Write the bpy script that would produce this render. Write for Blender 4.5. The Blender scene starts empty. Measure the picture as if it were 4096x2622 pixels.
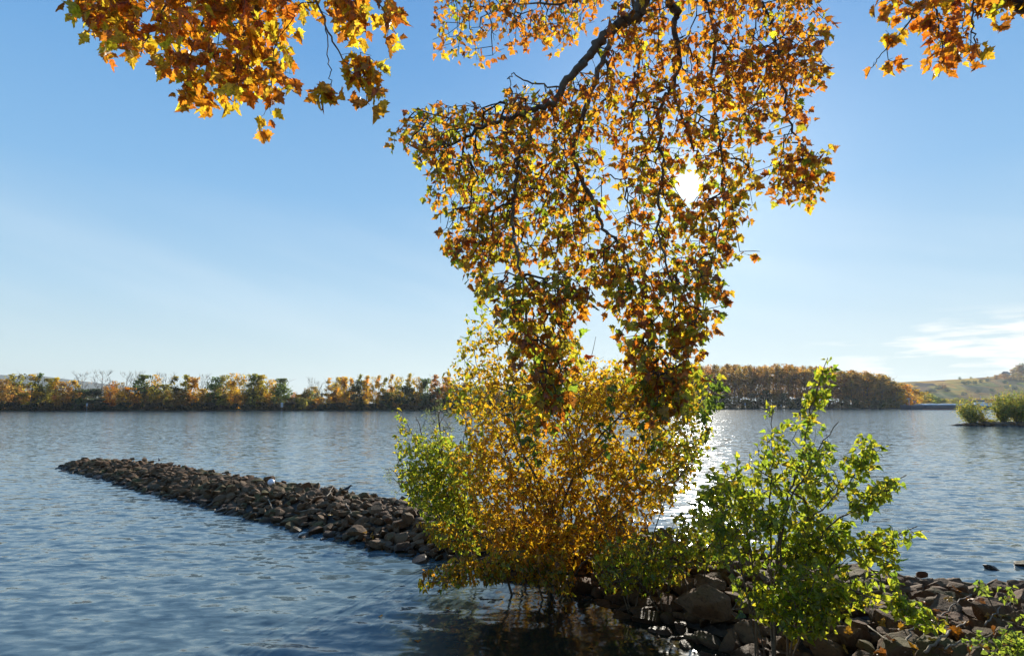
import bpy, bmesh, math, random
import numpy as np
from math import radians, sin, cos, pi, sqrt, atan, tan
from mathutils import Vector, Matrix, noise

random.seed(7)
RNG = np.random.default_rng(7)
S = bpy.context.scene
COL = S.collection

# ------------------------------------------------------------------ camera
W_, H_, F_ = 1024.0, 655.0, 580.0
CAM = np.array([0.0, 0.0, 4.0])
PITCH = atan(75.5 / F_)
cam_d = bpy.data.cameras.new('camera')
cam_d.sensor_width = 36.0
cam_d.lens = 36.0 * F_ / W_
cam_d.clip_start = 0.1
cam_d.clip_end = 20000
cam = bpy.data.objects.new('camera', cam_d)
COL.objects.link(cam)
cam.location = CAM
cam.rotation_euler = (radians(90) + PITCH, 0, 0)
S.camera = cam


def ray(px, py):
    u, v = (px - W_ / 2) / F_, (H_ / 2 - py) / F_
    d = np.array([u, cos(PITCH) - v * sin(PITCH), sin(PITCH) + v * cos(PITCH)])
    return d / np.linalg.norm(d)


def at(px, py, y):            # point seen at that pixel, y metres ahead
    d = ray(px, py)
    return CAM + d * ((y - CAM[1]) / d[1])


def on(px, py, z=0.0):        # point seen at that pixel on the level z
    d = ray(px, py)
    return CAM + d * ((z - CAM[2]) / d[2])


def project(p):
    q = np.asarray(p, float) - CAM
    z = q[..., 1] * cos(PITCH) + q[..., 2] * sin(PITCH)
    v = -q[..., 1] * sin(PITCH) + q[..., 2] * cos(PITCH)
    return np.stack([W_ / 2 + F_ * q[..., 0] / z, H_ / 2 - F_ * v / z], -1)


# ------------------------------------------------------------------ sun and sky
SUN = ray(689, 186)
SUN_EL = math.asin(SUN[2])
SUN_AZ = math.atan2(SUN[0], SUN[1])      # from +Y towards +X
sd = bpy.data.lights.new('sun', 'SUN')
sd.energy = 5.0
sd.angle = radians(0.53)
sd.color = (1.0, 0.93, 0.80)
sun = bpy.data.objects.new('sun', sd)
COL.objects.link(sun)
sun.rotation_euler = Vector(SUN).to_track_quat('Z', 'Y').to_euler()
sun.location = (0, 0, 60)

world = bpy.data.worlds.new('World')
S.world = world
world.use_nodes = True


class NT:
    """small helper for node trees"""

    def __init__(s, tree):
        s.t = tree
        tree.nodes.clear()

    def n(s, kind, **kw):
        nd = s.t.nodes.new(kind)
        for k, v in kw.items():
            if k.startswith('i_'):
                key = k[2:]
                key = int(key) if key.isdigit() else key.replace('_', ' ')
                if hasattr(v, 'is_linked'):
                    s.t.links.new(v, nd.inputs[key])
                else:
                    nd.inputs[key].default_value = v
            else:
                setattr(nd, k, v)
        return nd

    def m(s, op, a, b=0.0, c=0.0, clamp=False):
        nd = s.t.nodes.new('ShaderNodeMath')
        nd.operation = op
        nd.use_clamp = clamp
        for i, v in enumerate((a, b, c)):
            if hasattr(v, 'is_linked'):
                s.t.links.new(v, nd.inputs[i])
            else:
                nd.inputs[i].default_value = v
        return nd.outputs[0]

    def mix(s, f, a, b, blend='MIX'):
        nd = s.t.nodes.new('ShaderNodeMix')
        nd.data_type = 'RGBA'
        nd.blend_type = blend
        for i, v in ((0, f), (6, a), (7, b)):
            if hasattr(v, 'is_linked'):
                s.t.links.new(v, nd.inputs[i])
            else:
                nd.inputs[i].default_value = v if i == 0 or len(v) == 4 else (*v, 1)
        return nd.outputs[2]

    def ramp(s, f, *stops):
        nd = s.t.nodes.new('ShaderNodeValToRGB')
        e = nd.color_ramp.elements
        while len(e) < len(stops):
            e.new(0.5)
        for el, (p, c) in zip(e, stops):
            el.position = p
            el.color = c if len(c) == 4 else (*c, 1)
        s.t.links.new(f, nd.inputs[0])
        return nd.outputs[0]

    def link(s, a, b):
        s.t.links.new(a, b)


def g1(v):
    return (v, v, v, 1)


w = NT(world.node_tree)
wout = w.n('ShaderNodeOutputWorld')
bg = w.n('ShaderNodeBackground')
w.link(bg.outputs[0], wout.inputs[0])
sky = w.n('ShaderNodeTexSky', sky_type='NISHITA', sun_disc=False, sun_elevation=SUN_EL, sun_rotation=SUN_AZ,
          altitude=80.0, air_density=1.0, dust_density=0.7, ozone_density=2.2)
SKY_STRENGTH = 0.105
tc = w.n('ShaderNodeTexCoord')
skyc = w.n('ShaderNodeVectorMath', operation='SCALE')
w.link(sky.outputs[0], skyc.inputs[0])
skyc.inputs['Scale'].default_value = SKY_STRENGTH
# thin clouds: streaks low in the sky to the right, a faint veil on the left
sep = w.n('ShaderNodeSeparateXYZ')
w.link(tc.outputs['Generated'], sep.inputs[0])
az = w.m('ARCTAN2', sep.outputs[0], sep.outputs[1])
el = w.m('ARCSINE', sep.outputs[2])
cv = w.n('ShaderNodeCombineXYZ')
w.link(az, cv.inputs[0])
w.link(w.m('MULTIPLY', el, 7.0), cv.inputs[1])
cn = w.n('ShaderNodeTexNoise', i_Scale=4.5, i_Detail=7.0, i_Roughness=0.55)
w.link(cv.outputs[0], cn.inputs['Vector'])
cloud = w.ramp(cn.outputs[0], (0.45, g1(0)), (0.53, g1(1)))


def window(x, a, b, c, d):
    up = w.n('ShaderNodeMapRange', interpolation_type='SMOOTHSTEP', i_From_Min=a, i_From_Max=b)
    dn = w.n('ShaderNodeMapRange', interpolation_type='SMOOTHSTEP', i_From_Min=c, i_From_Max=d, i_To_Min=1.0, i_To_Max=0.0)
    w.link(x, up.inputs[0])
    w.link(x, dn.inputs[0])
    return w.m('MULTIPLY', up.outputs[0], dn.outputs[0])


mask_r = w.m('MULTIPLY', window(az, 0.44, 0.62, 1.6, 2.2), window(el, 0.03, 0.05, 0.095, 0.135))
cm = w.m('MULTIPLY', w.m('MULTIPLY', cloud, mask_r), 0.85)
vv = w.n('ShaderNodeCombineXYZ')
w.link(az, vv.inputs[0])
w.link(w.m('ADD', w.m('MULTIPLY', el, 6.0), w.m('MULTIPLY', az, 1.6)), vv.inputs[1])
vn = w.n('ShaderNodeTexNoise', i_Scale=2.2, i_Detail=5.0, i_Roughness=0.45)
w.link(vv.outputs[0], vn.inputs['Vector'])
veil = w.m('MULTIPLY', w.m('MULTIPLY', w.ramp(vn.outputs[0], (0.40, g1(0)), (0.75, g1(1))), window(el, 0.03, 0.12, 0.20, 0.36)), 0.20)
deg = w.m('MULTIPLY', el, 180 / pi / 60.0)
grad = w.ramp(deg, (0.0, (.50, .56, .55)), (0.06, (.45, .56, .59)), (0.16, (.33, .49, .62)), (0.32, (.18, .365, .59)), (0.52, (.105, .275, .54)), (0.75, (.072, .215, .48)), (1.0, (.05, .16, .38)))
comp = w.n('ShaderNodeVectorMath', operation='DIVIDE')
one = w.n('ShaderNodeVectorMath', operation='ADD')
one.inputs[1].default_value = (1, 1, 1)
w.link(skyc.outputs[0], one.inputs[0])
w.link(skyc.outputs[0], comp.inputs[0])
w.link(one.outputs[0], comp.inputs[1])
skym = w.mix(0.90, comp.outputs[0], grad)
c1 = w.mix(cm, skym, (0.74, 0.73, 0.69))
c2 = w.mix(veil, c1, (0.62, 0.68, 0.71))
# aureole of the sun (forward scattering close round it)
dt = w.n('ShaderNodeVectorMath', operation='DOT_PRODUCT')
w.link(tc.outputs['Generated'], dt.inputs[0])
dt.inputs[1].default_value = SUN
om = w.m('SUBTRACT', 1.0, dt.outputs['Value'])


def gl(amp, deg):
    s2 = radians(deg) ** 2
    return w.m('MULTIPLY', w.m('EXPONENT', w.m('MULTIPLY', om, -1.0 / s2)), amp)


glow = w.m('ADD', gl(30.0, 0.36), w.m('ADD', gl(0.26, 2.2), gl(0.15, 9.0)))
gc = w.n('ShaderNodeVectorMath', operation='SCALE')
gc.inputs[0].default_value = (1.0, 0.97, 0.90)
w.link(glow, gc.inputs['Scale'])
tot = w.n('ShaderNodeVectorMath', operation='ADD')
w.link(c2, tot.inputs[0])
w.link(gc.outputs[0], tot.inputs[1])
w.link(tot.outputs[0], bg.inputs[0])
bg.inputs[1].default_value = 1.0

S.view_settings.view_transform = 'Standard'
S.view_settings.look = 'None'
S.view_settings.exposure = 0.55
S.view_settings.gamma = 1.0
S.view_settings.use_curve_mapping = False
S.render.engine = 'CYCLES'
cy = S.cycles
cy.max_bounces = 8
cy.diffuse_bounces = 3
cy.glossy_bounces = 3
cy.transmission_bounces = 6
cy.volume_bounces = 0
cy.sample_clamp_indirect = 4.0
cy.sample_clamp_direct = 80.0
cy.caustics_reflective = False
cy.caustics_refractive = False
cy.use_denoising = True


# ------------------------------------------------------------------ object helpers
def tag(o, label=None, cat=None, group=None, kind=None):
    if label:
        o['label'] = label
    if cat:
        o['category'] = cat
    if group:
        o['group'] = group
    if kind:
        o['kind'] = kind
    return o


def empty(name, loc, rz=0.0, sc=(1, 1, 1)):
    o = bpy.data.objects.new(name, None)
    COL.objects.link(o)
    o.location = [float(v) for v in loc]
    o.rotation_euler = (0, 0, rz)
    o.scale = sc
    o.empty_display_size = 0.2
    return o


def link(name, me, mat=None, parent=None, loc=None):
    o = bpy.data.objects.new(name, me)
    COL.objects.link(o)
    if mat is not None and not me.materials:
        me.materials.append(mat)
    if parent is not None:
        o.parent = parent
    if loc is not None:
        o.location = [float(v) for v in loc]
    return o


def mesh_np(name, V, faces, smooth=False, col=None):
    """V (n,3); faces: list of (m,k) index arrays"""
    me = bpy.data.meshes.new(name)
    V = np.ascontiguousarray(V, np.float32)
    fs = [np.asarray(f, np.int32) for f in (faces if isinstance(faces, list) else [faces]) if len(f)]
    loops = np.concatenate([f.ravel() for f in fs])
    cnt = np.concatenate([np.full(len(f), f.shape[1], np.int32) for f in fs])
    start = np.concatenate([[0], np.cumsum(cnt)[:-1]]).astype(np.int32)
    me.vertices.add(len(V))
    me.vertices.foreach_set('co', V.ravel())
    me.loops.add(len(loops))
    me.loops.foreach_set('vertex_index', loops)
    me.polygons.add(len(cnt))
    me.polygons.foreach_set('loop_start', start)
    me.polygons.foreach_set('loop_total', cnt)
    me.polygons.foreach_set('use_smooth', np.full(len(cnt), smooth, bool))
    me.update(calc_edges=True)
    if col is not None:
        a = me.color_attributes.new('Col', 'FLOAT_COLOR', 'POINT')
        c = np.ones((len(V), 4), np.float32)
        c[:, :3] = col
        a.data.foreach_set('color', c.ravel())
    me.validate(clean_customdata=False)
    return me


class MB:
    """collects boxes / tubes / lathes into one mesh"""

    def __init__(s):
        s.v, s.f = [], []

    def add(s, v, f):
        o = len(s.v)
        s.v += [tuple(map(float, p)) for p in v]
        s.f += [tuple(i + o for i in q) for q in f]
        return s

    def box(s, c, d, rz=0.0):
        x, y, z = (k / 2 for k in d)
        R = Matrix.Rotation(rz, 3, 'Z')
        v = [Vector(c) + R @ Vector((a * x, b * y, e * z)) for e in (-1, 1) for a, b in ((-1, -1), (1, -1), (1, 1), (-1, 1))]
        return s.add(v, [(3, 2, 1, 0), (4, 5, 6, 7), (0, 1, 5, 4), (1, 2, 6, 5), (2, 3, 7, 6), (3, 0, 4, 7)])

    def tube(s, pts, rad, n=8, cap=True):
        pts = [Vector(p) for p in pts]
        rad = list(rad) if hasattr(rad, '__len__') else [rad] * len(pts)
        v, f = [], []
        ref = Vector((0.31, 0.17, 0.93))
        for i, p in enumerate(pts):
            t = (pts[min(i + 1, len(pts) - 1)] - pts[max(i - 1, 0)]).normalized()
            if abs(t.dot(ref)) > 0.95:
                ref = Vector((1, 0.2, 0))
            a = (ref - t * ref.dot(t)).normalized()
            b = t.cross(a)
            ref = a
            for k in range(n):
                w_ = 2 * pi * k / n
                v.append(p + (a * cos(w_) + b * sin(w_)) * rad[i])
        for i in range(len(pts) - 1):
            for k in range(n):
                k2 = (k + 1) % n
                f.append((i * n + k, i * n + k2, (i + 1) * n + k2, (i + 1) * n + k))
        if cap:
            f.append(tuple(range(n - 1, -1, -1)))
            f.append(tuple((len(pts) - 1) * n + k for k in range(n)))
        return s.add(v, f)

    def lathe(s, c, prof, n=16):
        v, f = [], []
        for r, z in prof:
            for k in range(n):
                v.append((c[0] + r * cos(2 * pi * k / n), c[1] + r * sin(2 * pi * k / n), c[2] + z))
        for i in range(len(prof) - 1):
            for k in range(n):
                k2 = (k + 1) % n
                f.append((i * n + k, i * n + k2, (i + 1) * n + k2, (i + 1) * n + k))
        f.append(tuple(range(n - 1, -1, -1)))
        f.append(tuple((len(prof) - 1) * n + k for k in range(n)))
        return s.add(v, f)

    def mesh(s, name, smooth=False):
        me = bpy.data.meshes.new(name)
        me.from_pydata(s.v, [], s.f)
        if smooth:
            me.polygons.foreach_set('use_smooth', [True] * len(me.polygons))
        me.update()
        return me

    def build(s, name, mat, parent=None, smooth=False):
        return link(name, s.mesh(name, smooth), mat, parent)


def spline(pts, n=8):
    P = np.asarray(pts, float)
    P = np.vstack([2 * P[0] - P[1], P, 2 * P[-1] - P[-2]])
    out = []
    for i in range(1, len(P) - 2):
        for t in np.linspace(0, 1, n, endpoint=False):
            a, b, c, d = P[i - 1], P[i], P[i + 1], P[i + 2]
            out.append(0.5 * (2 * b + (c - a) * t + (2 * a - 5 * b + 4 * c - d) * t * t + (3 * b - a - 3 * c + d) * t ** 3))
    out.append(P[-2])
    return np.array(out)


# ------------------------------------------------------------------ materials
def new_mat(name):
    m = bpy.data.materials.new(name)
    m.use_nodes = True
    return m, NT(m.node_tree)


def finish(nt, shader):
    o = nt.n('ShaderNodeOutputMaterial')
    nt.link(shader, o.inputs[0])
    return o


def leaf_material(name, trans=0.62, spots=30.0, use_obj=False, gloss=0.05, sat=1.0):
    m, t = new_mat(name)
    if use_obj:
        oi = t.n('ShaderNodeObjectInfo')
        base = oi.outputs['Color']
        at_ = t.n('ShaderNodeAttribute', attribute_name='Col')
        base = t.mix(1.0, base, at_.outputs[0], 'MULTIPLY')
    else:
        base = t.n('ShaderNodeAttribute', attribute_name='Col').outputs[0]
    if spots:
        gm = t.n('ShaderNodeNewGeometry')
        nz = t.n('ShaderNodeTexNoise', i_Scale=spots, i_Detail=3.0)
        t.link(gm.outputs['Position'], nz.inputs['Vector'])
        k = t.ramp(nz.outputs[0], (0.36, g1(0.45)), (0.56, g1(1.0)))
        base = t.mix(1.0, base, k, 'MULTIPLY')
    dif = t.n('ShaderNodeBsdfDiffuse')
    dc = t.mix(1.0, base, (0.62, 0.62, 0.62), 'MULTIPLY')
    t.link(dc, dif.inputs[0])
    tr = t.n('ShaderNodeBsdfTranslucent')
    t.link(base, tr.inputs[0])
    mx = t.n('ShaderNodeMixShader')
    mx.inputs[0].default_value = trans
    t.link(dif.outputs[0], mx.inputs[1])
    t.link(tr.outputs[0], mx.inputs[2])
    if gloss:
        gs = t.n('ShaderNodeBsdfGlossy', i_Roughness=0.38)
        m2 = t.n('ShaderNodeMixShader')
        m2.inputs[0].default_value = gloss
        t.link(mx.outputs[0], m2.inputs[1])
        t.link(gs.outputs[0], m2.inputs[2])
        mx = m2
    finish(t, mx.outputs[0])
    return m


def bark_material(name, c0, c1, scale=6.0):
    m, t = new_mat(name)
    gm = t.n('ShaderNodeNewGeometry')
    nz = t.n('ShaderNodeTexNoise', i_Scale=scale, i_Detail=6.0, i_Roughness=0.65)
    t.link(gm.outputs['Position'], nz.inputs['Vector'])
    b = t.n('ShaderNodeBsdfPrincipled', i_Roughness=0.85)
    t.link(t.ramp(nz.outputs[0], (0.38, c0), (0.62, c1)), b.inputs['Base Color'])
    bp = t.n('ShaderNodeBump', i_Strength=0.6, i_Distance=0.02)
    t.link(nz.outputs[0], bp.inputs['Height'])
    t.link(bp.outputs[0], b.inputs['Normal'])
    finish(t, b.outputs[0])
    return m


def plain(name, c, rough=0.6, metal=0.0, var=0.12, scale=3.0):
    m, t = new_mat(name)
    tcn = t.n('ShaderNodeTexCoord')
    nz = t.n('ShaderNodeTexNoise', i_Scale=scale, i_Detail=5.0)
    t.link(tcn.outputs['Object'], nz.inputs['Vector'])
    b = t.n('ShaderNodeBsdfPrincipled', i_Roughness=rough, i_Metallic=metal)
    lo = tuple(max(0, v * (1 - var)) for v in c)
    hi = tuple(min(1, v * (1 + var)) for v in c)
    t.link(t.ramp(nz.outputs[0], (0.35, lo), (0.65, hi)), b.inputs['Base Color'])
    finish(t, b.outputs[0])
    return m


def rock_material():
    m, t = new_mat('sandstone_rock')
    gm = t.n('ShaderNodeNewGeometry')
    oi = t.n('ShaderNodeObjectInfo')
    rnd = oi.outputs['Random']
    tcn = t.n('ShaderNodeTexCoord')
    n1 = t.n('ShaderNodeTexNoise', i_Scale=2.0, i_Detail=8.0, i_Roughness=0.68)
    n2 = t.n('ShaderNodeTexNoise', i_Scale=14.0, i_Detail=6.0, i_Roughness=0.7)
    n3 = t.n('ShaderNodeTexNoise', i_Scale=0.9, i_Detail=3.0)
    for k in (n1, n2, n3):
        t.link(gm.outputs['Position'], k.inputs['Vector'])
    isl = t.m('FRACT', t.m('ADD', rnd, gm.outputs['Random Per Island']))
    tone = t.ramp(isl, (0.0, (0.095, 0.038, 0.015)), (0.35, (0.12, 0.058, 0.025)), (0.7, (0.14, 0.076, 0.036)), (1.0, (0.11, 0.058, 0.028)))
    c = t.mix(t.ramp(n1.outputs[0], (0.35, g1(0)), (0.7, g1(0.75))), tone, (0.19, 0.12, 0.065))
    c = t.mix(t.ramp(n2.outputs[0], (0.30, g1(0.8)), (0.5, g1(0.0))), c, (0.035, 0.023, 0.016))
    # moss on upward faces here and there
    sp = t.n('ShaderNodeSeparateXYZ')
    t.link(gm.outputs['Normal'], sp.inputs[0])
    up = t.ramp(sp.outputs[2], (0.2, g1(0)), (0.8, g1(1)))
    moss = t.m('MULTIPLY', up, t.ramp(n3.outputs[0], (0.53, g1(0)), (0.65, g1(0.6))))
    c = t.mix(moss, c, (0.085, 0.085, 0.02))
    # wet band by the water
    pz = t.n('ShaderNodeSeparateXYZ')
    t.link(gm.outputs['Position'], pz.inputs[0])
    hz = t.m('ADD', pz.outputs[2], t.m('MULTIPLY', t.m('SUBTRACT', n3.outputs[0], 0.5), 0.35))
    wet = t.ramp(hz, (0.05, g1(1)), (0.22, g1(0)))
    c = t.mix(wet, c, t.mix(1.0, c, (0.38, 0.38, 0.40), 'MULTIPLY'))
    b = t.n('ShaderNodeBsdfPrincipled')
    b.inputs['Specular IOR Level'].default_value = 0.15
    t.link(c, b.inputs['Base Color'])
    t.link(t.ramp(wet, (0.0, g1(0.82)), (1.0, g1(0.42))), b.inputs['Roughness'])
    bp = t.n('ShaderNodeBump', i_Strength=1.0, i_Distance=0.05)
    t.link(t.m('ADD', t.m('MULTIPLY', n1.outputs[0], 1.0), t.m('MULTIPLY', n2.outputs[0], 0.45)), bp.inputs['Height'])
    t.link(bp.outputs[0], b.inputs['Normal'])
    finish(t, b.outputs[0])
    return m


def ground_material():
    m, t = new_mat('stony_earth')
    gm = t.n('ShaderNodeNewGeometry')
    vo = t.n('ShaderNodeTexVoronoi', i_Scale=7.0)
    n2 = t.n('ShaderNodeTexNoise', i_Scale=2.5, i_Detail=8.0, i_Roughness=0.7)
    t.link(gm.outputs['Position'], vo.inputs['Vector'])
    t.link(gm.outputs['Position'], n2.inputs['Vector'])
    c = t.ramp(n2.outputs[0], (0.3, (0.035, 0.026, 0.02)), (0.7, (0.11, 0.078, 0.052)))
    b = t.n('ShaderNodeBsdfPrincipled', i_Roughness=0.9)
    t.link(c, b.inputs['Base Color'])
    bp = t.n('ShaderNodeBump', i_Strength=0.9, i_Distance=0.08)
    t.link(vo.outputs['Distance'], bp.inputs['Height'])
    t.link(bp.outputs[0], b.inputs['Normal'])
    finish(t, b.outputs[0])
    return m


SLOPE_A, SLOPE_B = 0.40, 0.86


def water_material():
    m, t = new_mat('river_water')
    gm = t.n('ShaderNodeNewGeometry')
    mp = t.n('ShaderNodeMapping')
    t.link(gm.outputs['Position'], mp.inputs['Vector'])
    mp.inputs['Rotation'].default_value = (0, 0, radians(12))
    mp.inputs['Scale'].default_value = (0.55, 1.25, 1.0)
    mp2 = t.n('ShaderNodeMapping')
    t.link(gm.outputs['Position'], mp2.inputs['Vector'])
    mp2.inputs['Scale'].default_value = (0.35, 1.6, 1.0)
    big = t.n('ShaderNodeTexNoise', i_Scale=0.05, i_Detail=3.0)
    t.link(mp2.outputs[0], big.inputs['Vector'])
    amp = t.ramp(big.outputs[0], (0.3, g1(0.6)), (0.7, g1(1.0)))
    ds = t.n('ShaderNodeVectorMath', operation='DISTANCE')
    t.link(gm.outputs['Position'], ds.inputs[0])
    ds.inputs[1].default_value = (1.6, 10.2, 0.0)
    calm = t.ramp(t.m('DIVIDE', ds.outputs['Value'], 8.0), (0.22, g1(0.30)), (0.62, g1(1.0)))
    amp = t.m('MULTIPLY', amp, calm)
    # slopes of the ripples straight from noise (not filtered away with distance)
    a = t.n('ShaderNodeTexNoise', i_Scale=1.5, i_Detail=2.0, i_Roughness=0.5, i_Distortion=0.5)
    b_ = t.n('ShaderNodeTexNoise', i_Scale=3.6, i_Detail=3.0, i_Roughness=0.55, i_Distortion=0.4)
    vs = []
    for k, wgt in ((a, SLOPE_A), (b_, SLOPE_B)):
        t.link(mp.outputs[0], k.inputs['Vector'])
        sb = t.n('ShaderNodeVectorMath', operation='SUBTRACT')
        t.link(k.outputs['Color'], sb.inputs[0])
        sb.inputs[1].default_value = (0.5, 0.5, 0.5)
        ml = t.n('ShaderNodeVectorMath', operation='MULTIPLY')
        t.link(sb.outputs[0], ml.inputs[0])
        ml.inputs[1].default_value = (wgt * 0.8, wgt, 0.0)
        vs.append(ml.outputs[0])
    ad = t.n('ShaderNodeVectorMath', operation='ADD')
    t.link(vs[0], ad.inputs[0])
    t.link(vs[1], ad.inputs[1])
    scl = t.n('ShaderNodeVectorMath', operation='SCALE')
    t.link(ad.outputs[0], scl.inputs[0])
    t.link(amp, scl.inputs['Scale'])
    ad2 = t.n('ShaderNodeVectorMath', operation='ADD')
    t.link(gm.outputs['Normal'], ad2.inputs[0])
    t.link(scl.outputs[0], ad2.inputs[1])
    nr_ = t.n('ShaderNodeVectorMath', operation='NORMALIZE')
    t.link(ad2.outputs[0], nr_.inputs[0])
    p = t.n('ShaderNodeBsdfPrincipled', i_Roughness=0.085, i_IOR=1.333)
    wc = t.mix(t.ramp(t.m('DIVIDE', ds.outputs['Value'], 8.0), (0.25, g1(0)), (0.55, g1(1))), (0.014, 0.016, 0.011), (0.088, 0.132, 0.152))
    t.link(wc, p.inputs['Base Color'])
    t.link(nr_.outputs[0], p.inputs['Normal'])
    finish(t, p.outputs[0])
    return m


M_ROCK = rock_material()
M_GROUND = ground_material()
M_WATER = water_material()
M_PLANE = leaf_material('plane_leaf', 0.80, 26.0, gloss=0.04)
M_POPLAR = leaf_material('poplar_leaf', 0.76, 34.0, gloss=0.035)
M_WILLOW = leaf_material('willow_leaf', 0.6, 0.0, gloss=0.06)
M_FAR = leaf_material('far_leaf', 0.74, 0.45, use_obj=True, gloss=0.0)
M_TWIG = bark_material('twig_bark', (0.03, 0.02, 0.014), (0.075, 0.05, 0.034), 40)
M_PBARK = bark_material('plane_bark', (0.07, 0.052, 0.036), (0.16, 0.125, 0.085), 5)
M_SHOOT = bark_material('shoot_bark', (0.08, 0.055, 0.03), (0.17, 0.12, 0.07), 25)
M_FARBARK = bark_material('far_bark', (0.05, 0.04, 0.032), (0.11, 0.09, 0.072), 1.5)
M_DRIFT = bark_material('driftwood', (0.17, 0.13, 0.09), (0.34, 0.27, 0.19), 18)

# ------------------------------------------------------------------ water
xs = np.concatenate([[-6500, -2500, -900, -350, -150, -90], np.arange(-60, -30, 0.4), np.arange(-30, 24, 0.13), np.arange(24, 60, 0.4), [90, 150, 350, 900, 2500, 6500]])
yy = [2.0]
while yy[-1] < 75:
    yy.append(yy[-1] + max(0.06, 0.0065 * yy[-1]))
ys = np.concatenate([[-60, -10], yy, [110, 160, 260, 420, 800, 1500, 3000, 6500]])
GX, GY = np.meshgrid(xs, ys)
ZW = np.zeros_like(GX)
rw = np.random.default_rng(3)
for k in range(34):
    lam = 0.26 * (7.5 ** rw.random())
    th = radians(rw.normal(78, 24))
    kx, ky = cos(th) * 2 * pi / lam, sin(th) * 2 * pi / lam
    ph = rw.random() * 6.28
    mod = 0.6 + 0.4 * np.sin(GX * rw.normal(0, .25) + GY * rw.normal(0, .25) + rw.random() * 6)
    ar = kx * GX + ky * GY + ph
    ZW += 0.0022 * lam ** 0.9 * mod * (np.sin(ar) + 0.25 * np.sin(2 * ar + 0.4))
edge = np.clip((58 - np.abs(GX)) / 20, 0, 1) * np.clip((72 - GY) / 30, 0, 1) * (GY > 1)
ZW *= edge * (0.4 + 0.6 * np.clip((np.hypot(GX - 1.6, GY - 10.2) - 1.5) / 3.5, 0, 1))
nyv, nxv = GX.shape
idx = np.arange(nyv * nxv).reshape(nyv, nxv)
quads = np.stack([idx[:-1, :-1], idx[:-1, 1:], idx[1:, 1:], idx[1:, :-1]], -1).reshape(-1, 4)
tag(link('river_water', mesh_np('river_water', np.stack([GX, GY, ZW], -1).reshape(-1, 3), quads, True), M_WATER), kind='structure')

# ------------------------------------------------------------------ bank and groyne terrain
CREST = np.array([(-29.9, 39.6), (-27.6, 38.4), (-24.2, 36.2), (-19.0, 32.3), (-14.4, 28.3), (-9.2, 24.2), (-5.2, 21.0), (-2.0, 18.6), (1.0, 16.4), (3.9, 14.2), (6.0, 11.4), (8.5, 9.5), (12.0, 7.0)])
CH = np.array([-0.15, 0.26, 0.40, 0.43, 0.45, 0.48, 0.52, 0.55, 0.55, 0.55, 0.6, 0.7, 0.8])
CWD = np.array([0.6, 1.7, 2.3, 2.5, 2.6, 2.65, 2.75, 2.8, 2.8, 2.8, 3.2, 3.6, 4.0])


def terrain(x, y):
    x, y = np.asarray(x, float), np.asarray(y, float)
    best = np.full(x.shape, 1e9)
    hh = np.zeros(x.shape)
    ww = np.ones(x.shape)
    for i in range(len(CREST) - 1):
        a, b = CREST[i], CREST[i + 1]
        d = b - a
        t = np.clip(((x - a[0]) * d[0] + (y - a[1]) * d[1]) / (d @ d), 0, 1)
        dist = np.hypot(x - a[0] - t * d[0], y - a[1] - t * d[1])
        m_ = dist < best
        best = np.where(m_, dist, best)
        hh = np.where(m_, CH[i] + t * (CH[i + 1] - CH[i]), hh)
        ww = np.where(m_, CWD[i] + t * (CWD[i + 1] - CWD[i]), ww)
    core = 0.30 * ww
    g = hh - np.maximum(0, best - core) / (0.70 * ww) * (np.maximum(hh, 0.3) + 0.12)
    sh = np.interp(x, [-40, -6, 0, 2.6, 3.6, 4.6, 6.5, 9, 11, 14, 40], [4.6, 5.0, 5.6, 7.0, 8.6, 9.8, 12.4, 13.3, 12.6, 12.2, 11])
    b = np.clip((sh - y) * 0.21, -1.8, 2.25)
    return np.maximum(np.clip(g, -1.8, 9), b)


tx = np.arange(-44, 34.01, 0.35)
ty = np.concatenate([np.arange(-30, 2, 1.0), np.arange(2, 50, 0.35)])
TX, TY = np.meshgrid(tx, ty)
TZ = terrain(TX, TY) - 0.10 + 0.05 * np.sin(TX * 2.3) * np.sin(TY * 2.9)
TZ = np.where(TZ < -1.6, -1.9, TZ)
ny_, nx_ = TX.shape
idx = np.arange(ny_ * nx_).reshape(ny_, nx_)
quads = np.stack([idx[:-1, :-1], idx[:-1, 1:], idx[1:, 1:], idx[1:, :-1]], -1).reshape(-1, 4)
tag(link('bank_ground', mesh_np('bank_ground', np.stack([TX, TY, TZ], -1).reshape(-1, 3), quads, True), M_GROUND), kind='structure')


# ------------------------------------------------------------------ rocks
def rock_arrays(seed, sub, flat=0.7):
    r = np.random.default_rng(seed)
    bm = bmesh.new()
    bmesh.ops.create_icosphere(bm, subdivisions=sub, radius=1.0)
    V = np.array([v.co[:] for v in bm.verts])
    Fc = np.array([[v.index for v in f.verts] for f in bm.faces])
    bm.free()
    V *= 1.25
    for k in range(11):
        n_ = r.normal(size=3)
        if k < 2:
            n_ = np.array([r.normal(0, .15), r.normal(0, .15), 1.0 if k == 0 else -1.0])
        n_ /= np.linalg.norm(n_)
        d = r.uniform(0.55, 0.85)
        V -= np.clip(V @ n_ - d, 0, None)[:, None] * n_ * 0.985
    o = seed * 7.3
    for i in range(len(V)):
        q = Vector(V[i])
        V[i] *= 1 + 0.10 * noise.noise(q * 1.6 + Vector((o, 0, 0))) + 0.045 * noise.noise(q * 4.5 + Vector((0, o, 0)))
    V *= np.array([r.uniform(0.85, 1.25), r.uniform(0.7, 1.0), r.uniform(0.5, 0.85) * flat / 0.7])
    V -= (V.max(0) + V.min(0)) / 2
    V /= np.abs(V[:, :2]).max()
    return V, Fc


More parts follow.
